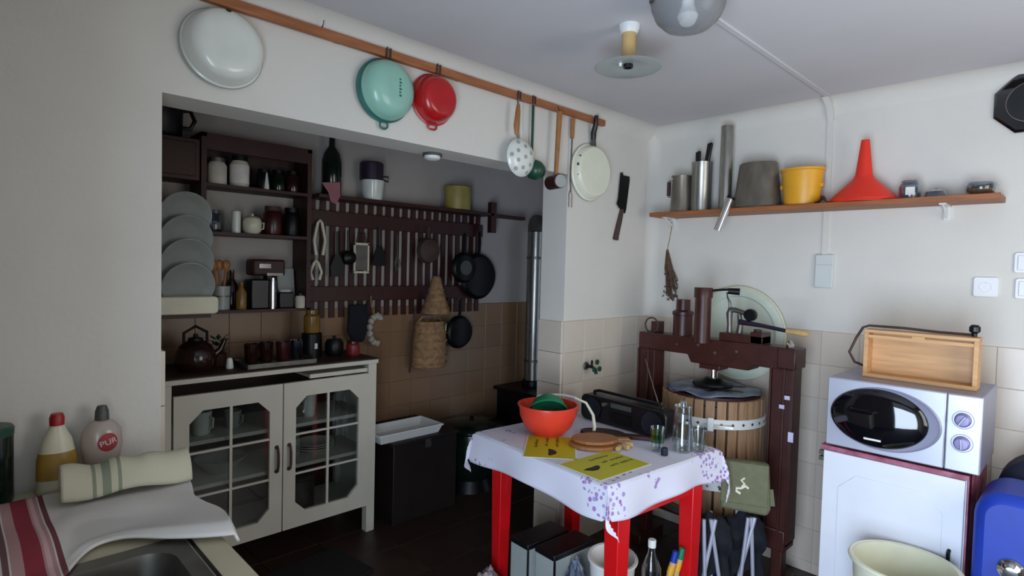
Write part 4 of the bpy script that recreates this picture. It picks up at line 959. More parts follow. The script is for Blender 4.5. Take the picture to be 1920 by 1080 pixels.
t = thing('cooking_pot', 'grey metal pot at the bottom of the cabinet', 'pot', (-1.77,1.02,0.1735))
obj('body', G().lathe([(0,0),(0.085,0),(0.09,0.006),(0.09,0.17),(0.095,0.172),(0.086,0.174),(0.084,0.01),(0,0.008)], 32), 'dull_steel', t)
obj('lid', G().lathe([(0.092,0.175),(0.08,0.188),(0.02,0.198),(0,0.198)], 32), 'dull_steel', t)
obj('knob', G().lathe([(0,0.196),(0.008,0.196),(0.014,0.210),(0.008,0.218),(0,0.219)], 14), 'black_plastic', t)

# ------------------------------------------------------------------ on the cabinet
CZ = 0.9755
t = thing('kettle', 'dark round kettle on the left of the white cabinet', 'kettle', (-2.27,1.02,CZ))
obj('body', G().lathe([(0,0),(0.07,0),(0.085,0.02),(0.088,0.07),(0.07,0.12),(0.04,0.14),(0.03,0.142),(0,0.144)], 32), 'brown_glass', t)
obj('lid', G().lathe([(0.034,0.142),(0.03,0.155),(0.01,0.16),(0.01,0.172),(0,0.175)], 20), 'black_metal', t)
obj('spout', G().tube([(0.07,0,0.06),(0.11,0,0.09),(0.128,0,0.135)], [0.02,0.014,0.010], 10), 'brown_glass', t)
obj('handle', G().tube([(-0.05,0,0.12),(-0.05,0,0.18),(0,0,0.21),(0.05,0,0.18),(0.05,0,0.12)], 0.007, 8), 'black_metal', t)
t = thing('serving_tray', 'dull metal tray with glasses on the white cabinet', 'tray', (-1.90,1.0,CZ))
obj('tray', G().box((-0.17,-0.10,0),(0.17,0.10,0.006)).box((-0.17,-0.104,0),(0.17,-0.098,0.022)).box((-0.17,0.098,0),(0.17,0.104,0.022)).box((-0.174,-0.104,0),(-0.168,0.104,0.022)).box((0.168,-0.104,0),(0.174,0.104,0.022)), 'dull_steel', t)
for i, (x, y, h, m, lb) in enumerate(((-2.01,1.03,0.10,'brown_glass','leftmost dark tumbler on the tray'),(-1.93,1.05,0.10,'brown_glass','second dark tumbler from the left on the tray'),(-1.85,1.03,0.10,'jam','reddish tumbler in the middle of the tray'),(-1.77,1.05,0.10,'pet_glass','clear tumbler at the right of the tray'))):
    solo('tumbler', G().lathe([(0,0),(0.028,0),(0.030,0.005),(0.036,h),(0.034,h),(0.028,0.01),(0,0.01)], 24), m, lb, 'glass', (x,y,CZ+0.0065), group='glasses on the tray')
t = thing('herb_pot', 'small leafy green plant between kettle and tray', 'plant', (-2.145,1.10,CZ))
obj('pot', G().lathe([(0,0),(0.03,0),(0.04,0.06),(0.036,0.06),(0.03,0.05),(0,0.05)], 20), 'dark_wood', t)
for k in range(14):
    a = k*2.4; r_ = 0.012+0.003*(k%5); zz = 0.06+0.006*k
    obj('leaf', G().prism([(0,-0.003),(0.02,-0.012),(0.045,0),(0.02,0.012),(0,0.003)], -0.0006, 0.0006, T(r_*math.cos(a),r_*math.sin(a),zz) @ RZ(math.degrees(a)) @ RY(-35)), 'green_enamel', t)
solo('salt_shaker', G().lathe([(0,0),(0.016,0),(0.018,0.01),(0.014,0.04),(0.011,0.05),(0,0.055)], 18), 'white_enamel', 'small white shaker left of the tray', 'shaker', (-2.13,0.98,CZ))
t = thing('tea_tin', 'black tin with small white label on the cabinet right', 'tin', (-1.66,1.10,CZ))
obj('body', G().lathe([(0,0),(0.055,0),(0.055,0.13),(0.05,0.135),(0,0.135)], 28), 'black_metal', t)
obj('label', G().box((-0.008,-0.0565,0.05),(0.008,-0.0545,0.08)), 'label_white', t)
t = thing('storage_jar', 'amber glass jar standing on the black tin', 'jar', (-1.66,1.10,CZ+0.136))
obj('jar', G().lathe([(0,0),(0.04,0),(0.044,0.01),(0.044,0.09),(0.03,0.105),(0,0.106)], 24), 'amber', t)
obj('lid', G().lathe([(0,0.105),(0.034,0.105),(0.034,0.125),(0,0.126)], 24), 'amber', t)
t = thing('stew_pot', 'black round pot beside the black tin on the cabinet', 'pot', (-1.545,1.06,CZ))
obj('body', G().lathe([(0,0),(0.04,0),(0.05,0.02),(0.05,0.075),(0.04,0.095),(0.0,0.10)], 28), 'black_metal', t)
obj('knob', G().lathe([(0,0.098),(0.008,0.098),(0.010,0.112),(0,0.116)], 12), 'black_plastic', t)
t = thing('jam_jar', 'small red patterned jar at the cabinet corner', 'jar', (-1.45,1.02,CZ))
obj('jar', G().lathe([(0,0),(0.035,0),(0.038,0.01),(0.038,0.06),(0.03,0.07),(0,0.07)], 24), 'jar_red', t)
obj('lid', G().lathe([(0,0.069),(0.034,0.069),(0.034,0.082),(0,0.084)], 24), 'jam', t)

# ------------------------------------------------------------------ recess: open rack with jars
t = thing('spice_rack', 'dark wooden open wall rack full of jars in the recess', 'rack', (-1.945,1.205,1.24))
rx0, rx1, ry0, ry1 = -0.255, 0.255, -0.095, 0.090
obj('side_panel', G().box((rx1,ry0,0),(rx1+0.024,ry1,0.88)), 'dark_wood', t)
obj('side_panel', G().box((rx0-0.024,ry0,0.40),(rx0,ry1,0.88)), 'dark_wood', t)
obj('top_panel', G().box((rx0-0.024,ry0,0.86),(rx1+0.024,ry1,0.88)).box((rx0,ry0,0.80),(rx1,ry0+0.012,0.86)), 'dark_wood', t)
for z in (0.385, 0.622): obj('shelf', G().box((rx0,ry0,z),(rx1,ry1,z+0.016)), 'dark_wood', t)
obj('shelf', G().box((rx0-0.03,ry0,-0.008),(rx1+0.024,ry1,0.008)).box((-0.60,-0.275,-0.008),(rx0-0.03,ry1,0.008)), 'dark_wood', t)
obj('back_panel', G().box((rx0,ry1-0.006,0.638),(rx1,ry1,0.86)), 'dark_wood', t)
RZ0, RZ1, RZ2 = 1.2485, 1.6415, 1.8785
def jar(label, x, z, r_, h, m, lm=None, lidm='black_metal', y=1.18, paper=None):
    t = thing('storage_jar', label, 'jar', (x,y,z), 0, 'jars in the wall rack')
    hb = h*0.84 if lm is None or True else h
    obj('jar', G().lathe([(0,0),(r_*0.92,0),(r_,0.008),(r_,hb*0.86),(r_*0.78,hb),(0,hb)], 22), m, t)
    obj('lid', G().lathe([(0,hb),(r_*0.82,hb),(r_*0.82,h),(0,h+0.002)], 22), lidm, t)
    if paper: obj('label', G().lathe([(r_+0.0008,h*0.12),(r_+0.0012,h*0.12),(r_+0.0012,h*0.7),(r_+0.0008,h*0.7)], 22, closed=True), paper, t)
jar('glass jar of pale grains at the left of the upper rack shelf', -2.132, RZ2, 0.045, 0.135, 'flour', lidm='dull_steel')
jar('white labelled jar on the upper rack shelf', -2.024, RZ2, 0.046, 0.16, 'flour', paper='label_white')
jar('black jar next to the white labelled jar', -1.90, RZ2, 0.036, 0.11, 'black_metal')
jar('dark green jar right of centre on the upper rack shelf', -1.825, RZ2, 0.036, 0.115, 'bottle_green')
jar('dark jar at the right end of the upper rack shelf', -1.745, RZ2, 0.038, 0.12, 'brown_glass')
solo('porcelain_cone', G().lathe([(0,0),(0.013,0),(0.012,0.02),(0.004,0.085),(0,0.09)], 16), 'white_enamel', 'slim white porcelain cone on the upper rack shelf', 'figurine', (-1.905,1.128,RZ2))
jar('clear glass tumbler at the left of the middle rack shelf', -2.145, RZ1, 0.036, 0.11, 'pet_glass', lidm='pet_glass')
solo('candle', G().lathe([(0,0),(0.022,0),(0.022,0.112),(0.016,0.116),(0,0.117)], 20), 'white_enamel', 'white candle on the middle rack shelf', 'candle', (-2.042,1.17,RZ1))
t = thing('sugar_bowl', 'cream patterned sugar bowl with lid on the middle rack shelf', 'bowl', (-1.965,1.16,RZ1))
obj('body', G().lathe([(0,0),(0.03,0),(0.045,0.02),(0.047,0.06),(0.040,0.08),(0,0.082)], 24), 'dish_cream', t)
obj('lid', G().lathe([(0.042,0.08),(0.03,0.09),(0.008,0.094),(0.008,0.104),(0,0.106)], 24), 'dish_cream', t)
obj('handle', G().tube([(0.044,0,0.06),(0.06,0,0.062),(0.058,0,0.03),(0.042,0,0.025)], 0.004, 6), 'dish_cream', t)
jar('dark red preserve jar on the middle rack shelf', -1.852, RZ1, 0.048, 0.155, 'jam', lidm='leather')
jar('black jar at the right end of the middle rack shelf', -1.748, RZ1, 0.046, 0.155, 'black_metal')
t = thing('utensil_cup', 'pale beaker with wooden spoons on the bottom rack shelf', 'beaker', (-2.11,1.18,RZ0))
obj('beaker', G().lathe([(0,0),(0.042,0),(0.045,0.12),(0.041,0.12),(0.038,0.01),(0,0.01)], 24), 'ceramic_grey', t)
obj('band', G().lathe([(0.0455,0.066),(0.047,0.066),(0.047,0.072),(0.0455,0.072)], 24, closed=True), 'dull_steel', t)
for k, (dx, dy, lb) in enumerate(((-0.015,0.0,'left wooden spoon in the pale beaker'),(0.012,0.005,'wooden spoon leaning right in the pale beaker'),(0.0,0.014,'middle wooden spoon in the pale beaker'))):
    s_ = thing('wooden_spoon', lb, 'spoon', (-2.11+dx*0.6,1.18+dy*0.6,RZ0+0.012), 0, 'wooden spoons in the beaker')
    obj('stick', G().tube([(0,0,0),(dx*1.6,dy,0.19)], 0.006, 8), 'board_wood', s_)
    obj('bowl', G().lathe([(0,-0.03),(0.012,-0.024),(0.020,0.0),(0.016,0.022),(0,0.03)], 16, T(dx*1.8,dy,0.212) @ S(1,0.45,1)), 'board_wood', s_)
solo('oil_bottle', G().lathe([(0,0),(0.024,0),(0.026,0.01),(0.026,0.085),(0.010,0.115),(0.010,0.14),(0,0.142)], 20), 'amber', 'small olive bottle beside the coffee machine', 'bottle', (-2.02,1.15,RZ0))
solo('vinegar_bottle', G().lathe([(0,0),(0.03,0),(0.032,0.01),(0.032,0.12),(0.012,0.155),(0.012,0.20),(0,0.202)], 20), 'brown_glass', 'dark brown bottle behind the small olive bottle', 'bottle', (-2.035,1.25,RZ0))
t = thing('coffee_machine', 'black and chrome coffee machine on the bottom rack shelf', 'coffee machine', (-1.90,1.185,RZ0))
obj('base', G().box((-0.075,-0.05,0),(0.062,0.05,0.155)), 'black_plastic', t, bevel=0.006)
obj('column', G().tube([(0.030,-0.062,0.0),(0.030,-0.062,0.10),(0.030,-0.062,0.165)], [0.016,0.016,0.013], 14), 'chrome', t)
hd = obj('head', G().box((-0.07,-0.06,0.175),(0.10,0.055,0.262)), 'dark_wood', t, bevel=0.012)
obj('chrome_band', G().box((-0.04,-0.064,0.215),(0.02,-0.058,0.238)).box((0.0,-0.064,0.176),(0.085,-0.058,0.190)), 'chrome', hd)
obj('neck', G().tube([(0.03,-0.01,0.15),(0.03,-0.01,0.18)], 0.03, 14), 'black_metal', t)
t = thing('scale', 'small kitchen scale with white pan on the rack shelf', 'scale', (-1.79,1.16,RZ0))
obj('pedestal', G().box((-0.035,-0.02,0),(0.045,0.045,0.085)), 'black_plastic', t, bevel=0.005)
obj('dish', G().lathe([(0,0.088),(0.03,0.088),(0.036,0.098),(0.034,0.10),(0,0.094)], 24), 'white_enamel', t)
solo('recipe_card', G().box((-0.047,-0.003,0.002),(0.047,0.003,0.215), RX(-8)), 'ceramic_grey', 'pale grey card leaning at the back of the rack shelf', 'card', (-1.745,1.235,RZ0+0.001))
jar('small jar of white powder at the right of the bottom rack shelf', -1.718, RZ0, 0.026, 0.08, 'flour', y=1.125, lidm='black_metal')

# plates on wall pegs at the left
for i, zc in enumerate((1.70,1.59,1.48,1.37)):
    lb = ('topmost','second from the top','third from the top','lowest')[i]+' grey plate of the column left of the rack'
    t = thing('dinner_plate', lb, 'plate', (-2.305,1.080-0.018*i,zc+0.012), 0, 'plates left of the wall rack')
    tl = RX(14)
    obj('plate', G().lathe([(0.0,0.0),(0.068,0.002),(0.075,0.006),(0.110,0.026),(0.113,0.029),(0.110,0.030),(0.077,0.014),(0.06,0.010),(0,0.010)], 40, tl @ ONA), 'ceramic_grey', t)
    obj('foot_ring', G().tube([(0.07*math.cos(2*PI*k/28),0.07*math.sin(2*PI*k/28),-0.002) for k in range(28)], 0.003, 6, closed=True, M=tl @ ONA), 'ceramic_grey', t)
solo('bread_box', G().prism(rrect(0.30,0.082,0.02), -0.026, 0.038, T(0,0,0.041) @ ONA), 'dish_cream', 'cream enamel box under the grey plates', 'box', (-2.345,0.972,RZ0), bevel=0.005)
t = thing('wall_cupboard', 'dark wooden shelf cupboard above the grey plates', 'cupboard', (-2.42,1.20,1.88))
obj('body', G().box((-0.17,-0.09,0.0),(0.19,0.095,0.20)), 'dark_wood', t, bevel=0.004)
obj('door_panel', G().box((-0.14,-0.096,0.02),(0.17,-0.09,0.18)), 'dark_wood', t, bevel=0.004)
t = thing('stock_pot', 'black enamel pot with round handle above the wall cupboard', 'pot', (-2.39,1.19,2.0815))
obj('body', G().lathe([(0,0),(0.09,0),(0.10,0.012),(0.105,0.15),(0.11,0.155),(0.10,0.157),(0.09,0.02),(0,0.015)], 32), 'black_metal', t)
obj('handle', G().tube([(0.09,-0.02,0.13),(0.13,-0.03,0.135),(0.148,-0.035,0.09),(0.13,-0.03,0.05),(0.09,-0.02,0.05)], 0.010, 8), 'black_metal', t)

# ------------------------------------------------------------------ lattice with hooks
t = thing('slatted_rack', 'dark brown slatted wall lattice carrying pans and utensils', 'lattice', (-0.94,1.296,1.17))
W0, W1 = -0.66, 0.66
sm = mesh_of('slat', G().box((-0.0175,-0.020,0),(0.0175,-0.008,0.70)), False); sm.materials.append(M_['lattice_wood'])
for k in range(21): instance('slat', sm, t, T(W0+0.02+k*(W1-W0-0.04)/20, 0, 0))
for z in (0.55, 0.10): obj('cross_board', G().box((W0-0.01,-0.036,z),(W1+0.01,-0.020,z+0.09)), 'lattice_wood', t, bevel=0.003)
for z in (0.58, 0.13): obj('batten', G().box((W0,-0.008,z),(W1,0,z+0.04)), 'lattice_wood', t)
obj('shelf_board', G().box((W0-0.01,-0.16,0.70),(W1+0.01,0,0.722)), 'lattice_wood', t, bevel=0.003)
obj('end_post', G().box((W1-0.02,-0.16,0.58),(W1+0.03,-0.12,0.80)), 'lattice_wood', t)
obj('arm', G().box((W1+0.03,-0.15,0.695),(W1+0.34,-0.10,0.72)), 'lattice_wood', t)
LZ = 1.8935
t = thing('wine_bottle', 'dark green wine bottle on the lattice shelf', 'bottle', (-1.505,1.20,LZ))
obj('body', G().lathe([(0,0.01),(0.05,0.0),(0.056,0.008),(0.056,0.20),(0.045,0.245),(0.018,0.285),(0.016,0.345),(0.02,0.348),(0.02,0.365),(0,0.366)], 28), 'bottle_green', t)
obj('cork', G().lathe([(0,0.364),(0.011,0.364),(0.010,0.376),(0,0.377)], 12), 'cork', t)
solo('paper_tag', G().prism([(-0.06,0.07),(0.05,0.085),(0.055,0.01),(0.03,-0.045),(-0.005,-0.03),(-0.02,0.02)], -0.001, 0.001, ONA), 'pink_paper', 'pink paper slip hanging over the lattice shelf edge', 'paper', (-1.54,1.128,LZ-0.012))
solo('china_beaker', G().lathe([(0,0),(0.055,0),(0.06,0.01),(0.07,0.12),(0.066,0.12),(0.056,0.01),(0,0.01)], 28), 'white_enamel', 'white china beaker on the lattice shelf', 'beaker', (-1.23,1.205,LZ))
t = thing('mug', 'dark purple mug upside down on the white beaker', 'mug', (-1.24,1.205,LZ+0.1215))
obj('body', G().lathe([(0.068,0),(0.073,0.004),(0.073,0.10),(0.066,0.108),(0,0.11),(0,0.104),(0.064,0.1),(0.066,0)], 28), 'purple_cup', t)
obj('handle', G().tube([(0.07,-0.02,0.03),(0.10,-0.03,0.03),(0.10,-0.03,0.0),(0.07,-0.02,0.008)], 0.006, 8), 'purple_cup', t)
t = thing('biscuit_tin', 'round yellow tin at the right of the lattice shelf', 'tin', (-0.56,1.205,LZ))
obj('body', G().lathe([(0,0),(0.092,0),(0.094,0.004),(0.094,0.13),(0,0.13)], 32), 'yellow_tin', t)
obj('lid', G().lathe([(0,0.13),(0.097,0.13),(0.097,0.155),(0.09,0.16),(0,0.16)], 32), 'yellow_tin', t)

def hook(t, z): obj('hook', G().tube([(0,0.02,z),(0,-0.004,z+0.006),(0,-0.010,z-0.01)], 0.003, 6), 'black_metal', t)
# utensils hanging on the lattice (front of the boards is y = 1.246)
YH = 1.236
def tongs(label, x, z, L):
    t = thing('tongs', label, 'tongs', (x,YH,z), 0, 'tongs on the lattice')
    for s in (-1,1): obj('arm', G().tube([(s*0.012,0,0),(s*0.034,0,-L*0.55),(s*0.020,0,-L)], [0.009,0.008,0.010], 8), 'dish_cream', t)
    obj('bridge', G().tube([(-0.012,0,0),(0.0,0,0.012),(0.012,0,0)], 0.008, 8), 'dish_cream', t)
tongs('cream tongs at the upper left of the lattice', -1.555, 1.735, 0.19)
tongs('smaller cream tongs below at the left of the lattice', -1.575, 1.50, 0.10)
t = thing('grater', 'framed pale grater hanging on the lattice', 'grater', (-1.285,YH,1.45))
obj('sheet', G().box((-0.042,-0.003,0.01),(0.042,0.0,0.165)), 'dull_steel', t)
obj('frame', G().box((-0.052,-0.008,0),(-0.042,0.004,0.175)).box((0.042,-0.008,0),(0.052,0.004,0.175)).box((-0.052,-0.008,-0.008),(0.052,0.004,0.004)).box((-0.052,-0.008,0.165),(0.052,0.004,0.178)), 'dish_cream', t)
obj('handle', G().tube([(-0.03,0,0.178),(-0.02,0,0.24),(0.02,0,0.24),(0.03,0,0.178)], 0.006, 8), 'leather', t)
def dark_tool(name, label, cat, x, z, L, head):
    t = thing(name, label, cat, (x,YH,z), 0, 'dark utensils on the lattice')
    obj('handle', G().tube([(0,0,0),(0.004,0,-L)], [0.006,0.008], 8), 'black_plastic', t)
    if head == 'spatula': obj('blade', G().prism([(-0.015,0),(0.015,0),(0.045,-0.07),(0.04,-0.13),(-0.04,-0.13),(-0.045,-0.07)], -0.003, 0.003, T(0.004,0,-L) @ ONA), 'black_plastic', t)
    if head == 'ladle': obj('cup', G().lathe([(0.045,0),(0.04,0.025),(0.02,0.04),(0,0.043),(0,0.038),(0.04,0)], 24, T(0.004,0.0,-L-0.035) @ ONA), 'black_metal', t)
    if head == 'whisk':
        for k in range(4):
            a = PI*k/4
            obj('wire', G().tube([(0.004,0,-L),(0.004+0.03*math.cos(a),0.014*math.sin(a),-L-0.07),(0.004,0,-L-0.11),(0.004-0.03*math.cos(a),-0.014*math.sin(a),-L-0.07),(0.004,0,-L)], 0.002, 5), 'dull_steel', t)
dark_tool('spatula', 'wide black spatula left of the grater', 'spatula', -1.445, 1.69, 0.14, 'spatula')
dark_tool('spatula', 'narrow black spatula right of the grater', 'spatula', -1.16, 1.74, 0.12, 'spatula')
dark_tool('ladle', 'black ladle hanging between spatula and grater', 'ladle', -1.375, 1.70, 0.13, 'ladle')
dark_tool('whisk', 'wire whisk hanging at the middle of the lattice', 'whisk', -1.03, 1.70, 0.13, 'whisk')
# wooden spoons bunch / brown pan
t = thing('copper_pan', 'reddish brown pan hanging at the lattice centre', 'pan', (-0.80,1.22,1.60))
obj('pan', G().lathe([(0.085,0.0),(0.088,0.003),(0.078,0.035),(0.07,0.04),(0,0.042),(0,0.036),(0.07,0.034),(0.08,0)], 32, ONA), 'leather', t)
obj('handle', G().tube([(0,0.085,0.01),(0,0.16,0.014)], [0.011,0.009], 8, M=ONA), 'leather', t)
# woven funnel basket and lower basket
t = thing('wicker_basket', 'woven cone shaped basket hanging on the lattice', 'basket', (-0.775,1.145,1.18))
obj('cone', G().lathe([(0.095,0.0),(0.10,0.004),(0.06,0.12),(0.03,0.24),(0.02,0.25),(0.015,0.24),(0.05,0.12),(0.09,0.0)], 28), 'wicker', t)
for z, r_ in ((0.04,0.088),(0.08,0.074),(0.12,0.061),(0.16,0.051)): obj('weave_ring', G().tube([(r_*math.cos(2*PI*k/28),r_*math.sin(2*PI*k/28),z) for k in range(28)], 0.005, 6, closed=True), 'wicker', t)
t = thing('wicker_basket', 'larger woven basket hanging lowest on the tiled recess wall', 'basket', (-0.80,1.175,0.82))
obj('body', G().lathe([(0,0.0),(0.115,0.0),(0.125,0.01),(0.12,0.18),(0.105,0.30),(0.11,0.31),(0.10,0.31),(0.11,0.18),(0.11,0.015),(0,0.01)], 32, S(1,0.85,1)), 'wicker', t)
for z, r_ in ((0.03,0.127),(0.08,0.127),(0.13,0.126),(0.18,0.124),(0.23,0.118),(0.28,0.111)): obj('weave_ring', G().tube([(r_*math.cos(2*PI*k/32),0.85*r_*math.sin(2*PI*k/32),z) for k in range(32)], 0.006, 6, closed=True), 'wicker', t)
obj('handle', G().tube([(-0.10,0,0.30),(-0.06,0,0.34),(0.06,0,0.34),(0.10,0,0.30)], 0.008, 8), 'wicker', t)
solo('stick', G().tube([(0,0,0),(0.035,0.0,0.42)], 0.006, 8), 'dark_wood', 'thin dark stick leaning beside the wicker basket', 'stick', (-0.965,1.16,0.80))
# pans
def pan(label, x, y, z, R, hl, depth=0.03, up=1):
    t = thing('frying_pan', label, 'pan', (x,y,z), 0, 'black pans on the lattice')
    obj('pan', G().lathe([(R,0.0),(R+0.004,0.003),(R*0.90,depth),(R*0.84,depth+0.003),(0,depth+0.004),(0,depth-0.001),(R*0.86,depth-0.003),(R*0.97,0.0)], 40, ONA), 'black_metal', t)
    obj('handle', G().tube([(0,up*R*0.97,0.008),(0,up*(R+hl*0.5),0.012),(0,up*(R+hl),0.010)], [0.010,0.011,0.009], 8, M=ONA), 'black_metal', t)
    return t
pan('largest black frying pan at the right end of the lattice', -0.33, 1.236, 1.43, 0.165, 0.16)
p = pan('medium black pan with grey centre overlapping the largest', -0.505, 1.195, 1.49, 0.105, 0.14)
obj('grey_centre', G().lathe([(0.042,0.0345),(0.052,0.0355),(0.052,0.032)], 28, ONA).lathe([(0,0.0352),(0.042,0.0345)], 28, ONA), 'grey_plastic', p)
pan('small black frying pan hanging below the lattice', -0.50, 1.236, 1.03, 0.115, 0.12)
solo('knife_steel', G().tube([(0,0,0),(0.012,0,0.12)], 0.006, 8), 'chrome', 'thin bright steel hanging left of the small black pan', 'steel', (-0.655,1.20,0.98))
# garlic braid
t = thing('garlic_braid', 'curved braid of white garlic hanging beside the cabinet', 'garlic', (-1.195,1.20,1.0))
for k in range(9):
    a = math.radians(60+k*27)
    obj('bulb', G().lathe([(0,-0.02),(0.018,-0.012),(0.022,0.0),(0.014,0.014),(0.004,0.024),(0,0.026)], 14, T(0.005+0.048*math.cos(a),0.0,0.09+0.085*math.sin(a)) @ RY(k*20)), 'garlic', t)
obj('string', G().tube([(0.0,0,0.17),(-0.01,0.04,0.24),(-0.01,0.05,0.30)], 0.004, 6), 'wicker', t)
solo('oven_glove', G().prism([(-0.06,0.2),(0.06,0.2),(0.07,0.05),(0.04,-0.03),(-0.03,-0.04),(-0.07,0.04)], -0.012, 0.012, ONA), 'black_cloth', 'dark oven glove hanging over the cabinet corner', 'glove', (-1.31,1.22,1.05), bevel=0.008)

# ------------------------------------------------------------------ stove, pipe and low storage in the recess
t = thing('stove_pipe', 'grey metal stove pipe rising behind the opening jamb', 'pipe', (0.16,1.12,0.62))
obj('pipe', G().lathe([(0.066,0.0),(0.066,1.16),(0.060,1.16),(0.060,0.0)], 28, closed=True), 'steel', t)
obj('elbow', G().tube([(0,0,1.15),(0.01,0.01,1.20),(0.05,0.04,1.235),(0.14,0.10,1.24)], 0.066, 20), 'dull_steel', t)
for z in (0.15, 0.95): obj('joint_band', G().lathe([(0.0665,z),(0.070,z),(0.070,z+0.02),(0.0665,z+0.02)], 28, closed=True), 'dull_steel', t)
t = thing('stove', 'black iron stove under the pipe in the recess', 'stove', (0.16,1.05,0))
obj('body', G().box((-0.24,-0.24,0.08),(0.24,0.22,0.56)), 'black_metal', t, bevel=0.01)
obj('top_plate', G().box((-0.26,-0.26,0.56),(0.26,0.24,0.585)), 'black_metal', t, bevel=0.004)
obj('flue_collar', G().lathe([(0.066,0.585),(0.085,0.585),(0.08,0.625),(0.068,0.63)], 28, T(0,0.07,0)), 'black_metal', t)
obj('fire_door', G().box((-0.13,-0.252,0.28),(0.13,-0.24,0.48)), 'black_metal', t, bevel=0.004)
for x in (-0.2,0.2):
    for y in (-0.2,0.18): obj('leg', G().box((x-0.02,y-0.02,0),(x+0.02,y+0.02,0.08)), 'black_metal', t)
t = thing('storage_chest', 'low dark brown chest beside the white cabinet', 'chest', (-1.10,1.03,0))
obj('body', G().box((-0.20,-0.22,0.0),(0.26,0.24,0.46)), 'chest_wood', t, bevel=0.005)
obj('lid', G().box((-0.21,-0.23,0.46),(0.27,0.25,0.48)), 'chest_wood', t, bevel=0.004)
obj('clasp', G().box((0.01,-0.236,0.42),(0.05,-0.228,0.47)), 'dull_steel', t)
t = thing('plastic_tray', 'shallow white plastic tray on the dark chest', 'tray', (-1.165,0.935,0.481), 0)
tw, td = 0.22, 0.115
obj('tray_base', G().box((-tw+0.02,-td+0.02,0),(tw-0.02,td-0.02,0.006)), 'white_plastic', t)
for s in (-1,1):
    obj('tray_side', G().add([(-tw+0.02,s*(td-0.02),0),(tw-0.02,s*(td-0.02),0),(tw,s*td,0.05),(-tw,s*td,0.05),(-tw+0.02,s*(td-0.024),0),(tw-0.02,s*(td-0.024),0),(tw-0.004,s*(td-0.005),0.05),(-tw+0.004,s*(td-0.005),0.05)],[(0,1,2,3),(7,6,5,4),(3,2,6,7),(0,3,7,4),(1,5,6,2),(0,4,5,1)]), 'white_plastic', t)
    obj('tray_side', G().add([(s*(tw-0.02),-td+0.02,0),(s*(tw-0.02),td-0.02,0),(s*tw,td,0.05),(s*tw,-td,0.05),(s*(tw-0.024),-td+0.02,0),(s*(tw-0.024),td-0.02,0),(s*(tw-0.005),td-0.004,0.05),(s*(tw-0.005),-td+0.004,0.05)],[(0,1,2,3),(7,6,5,4),(3,2,6,7),(0,3,7,4),(1,5,6,2),(0,4,5,1)]), 'white_plastic', t)
obj('rim', G().tube([(-tw,-td,0.05),(tw,-td,0.05),(tw,td,0.05),(-tw,td,0.05)], 0.006, 6, closed=True), 'white_plastic', t)
t = thing('cauldron', 'wide dark green cauldron on the floor of the recess', 'cauldron', (-0.56,1.0,0))
obj('body', G().lathe([(0,0.05),(0.12,0.06),(0.20,0.16),(0.225,0.30),(0.215,0.40),(0.235,0.415),(0.235,0.425),(0.20,0.42),(0.2,0.3),(0.1,0.08),(0,0.07)], 40), 'bottle_green', t)
obj('foot_ring', G().lathe([(0.14,0.0),(0.16,0.0),(0.13,0.075),(0.11,0.07)], 28, closed=True), 'black_metal', t)
obj('lid', G().lathe([(0.23,0.427),(0.22,0.437),(0.05,0.462),(0,0.464)], 40), 'bottle_green', t)
obj('lid_knob', G().lathe([(0,0.463),(0.012,0.463),(0.016,0.48),(0,0.486)], 14), 'black_metal', t)
solo('doormat', G().box((-0.28,-0.17,0),(0.28,0.17,0.012)), 'mat_rubber', 'black rubber mat on the dark floor before the cabinet', 'mat', (-1.92,0.60,0.0005), 6, bevel=0.004)
# ------------------------------------------------------------------ sink unit bottom left
KZ = 0.88
t = thing('sink_unit', 'cream kitchen sink unit with steel basin at the lower left', 'sink', (-3.3,-0.42,0))
bx0, bx1, by0, by1 = 0.20, 0.555, -0.47, -0.15      # basin opening, local
sx, sy = 0.64, 0.40
obj('carcass', G().box((0.06,-0.38,0.0),(0.60,0.40,0.70)), 'white_paint', t)
g = G()
g.box((0.06,by1,KZ-0.04),(sx,0.405,KZ)); g.box((bx1,-0.50,KZ-0.04),(sx,by1,KZ)); g.box((0.06,-0.50,KZ-0.04),(bx0,by1,KZ)); g.box((bx0,-0.50,KZ-0.04),(bx1,by0,KZ))
obj('worktop', g, 'cream_counter', t, bevel=0.003)
# steel inset
def ring_poly(w, h, r): return rrect(w, h, r, 6)
cxm, cym = (bx0+bx1)/2, (by0+by1)/2
w_, h_ = bx1-bx0, by1-by0
po = ring_poly(w_+0.035, h_+0.05, 0.03); pi = ring_poly(w_-0.03, h_-0.03, 0.06); pb = ring_poly(w_-0.07, h_-0.07, 0.05)
n = len(po)
vs = [(x+cxm,y+cym,KZ+0.001) for x,y in po]+[(x+cxm,y+cym,KZ+0.004) for x,y in po]+[(x+cxm,y+cym,KZ+0.003) for x,y in pi]+[(x+cxm,y+cym,KZ-0.15) for x,y in pb]
fs = [(i,(i+1)%n,n+(i+1)%n,n+i) for i in range(n)]+[(n+i,n+(i+1)%n,2*n+(i+1)%n,2*n+i) for i in range(n)]+[(2*n+i,2*n+(i+1)%n,3*n+(i+1)%n,3*n+i) for i in range(n)]+[tuple(range(3*n,4*n))]
b = obj('basin', G().add(vs, fs), 'dull_steel', t)
obj('drain', G().lathe([(0,0.003),(0.03,0.003),(0.034,0.0)], 20, T(cxm,cym,KZ-0.15)), 'chrome', b)
obj('edge_gap', G().box((bx1+0.022,-0.495,KZ+0.0004),(bx1+0.030,-0.10,KZ+0.0012)), 'black_plastic', t)
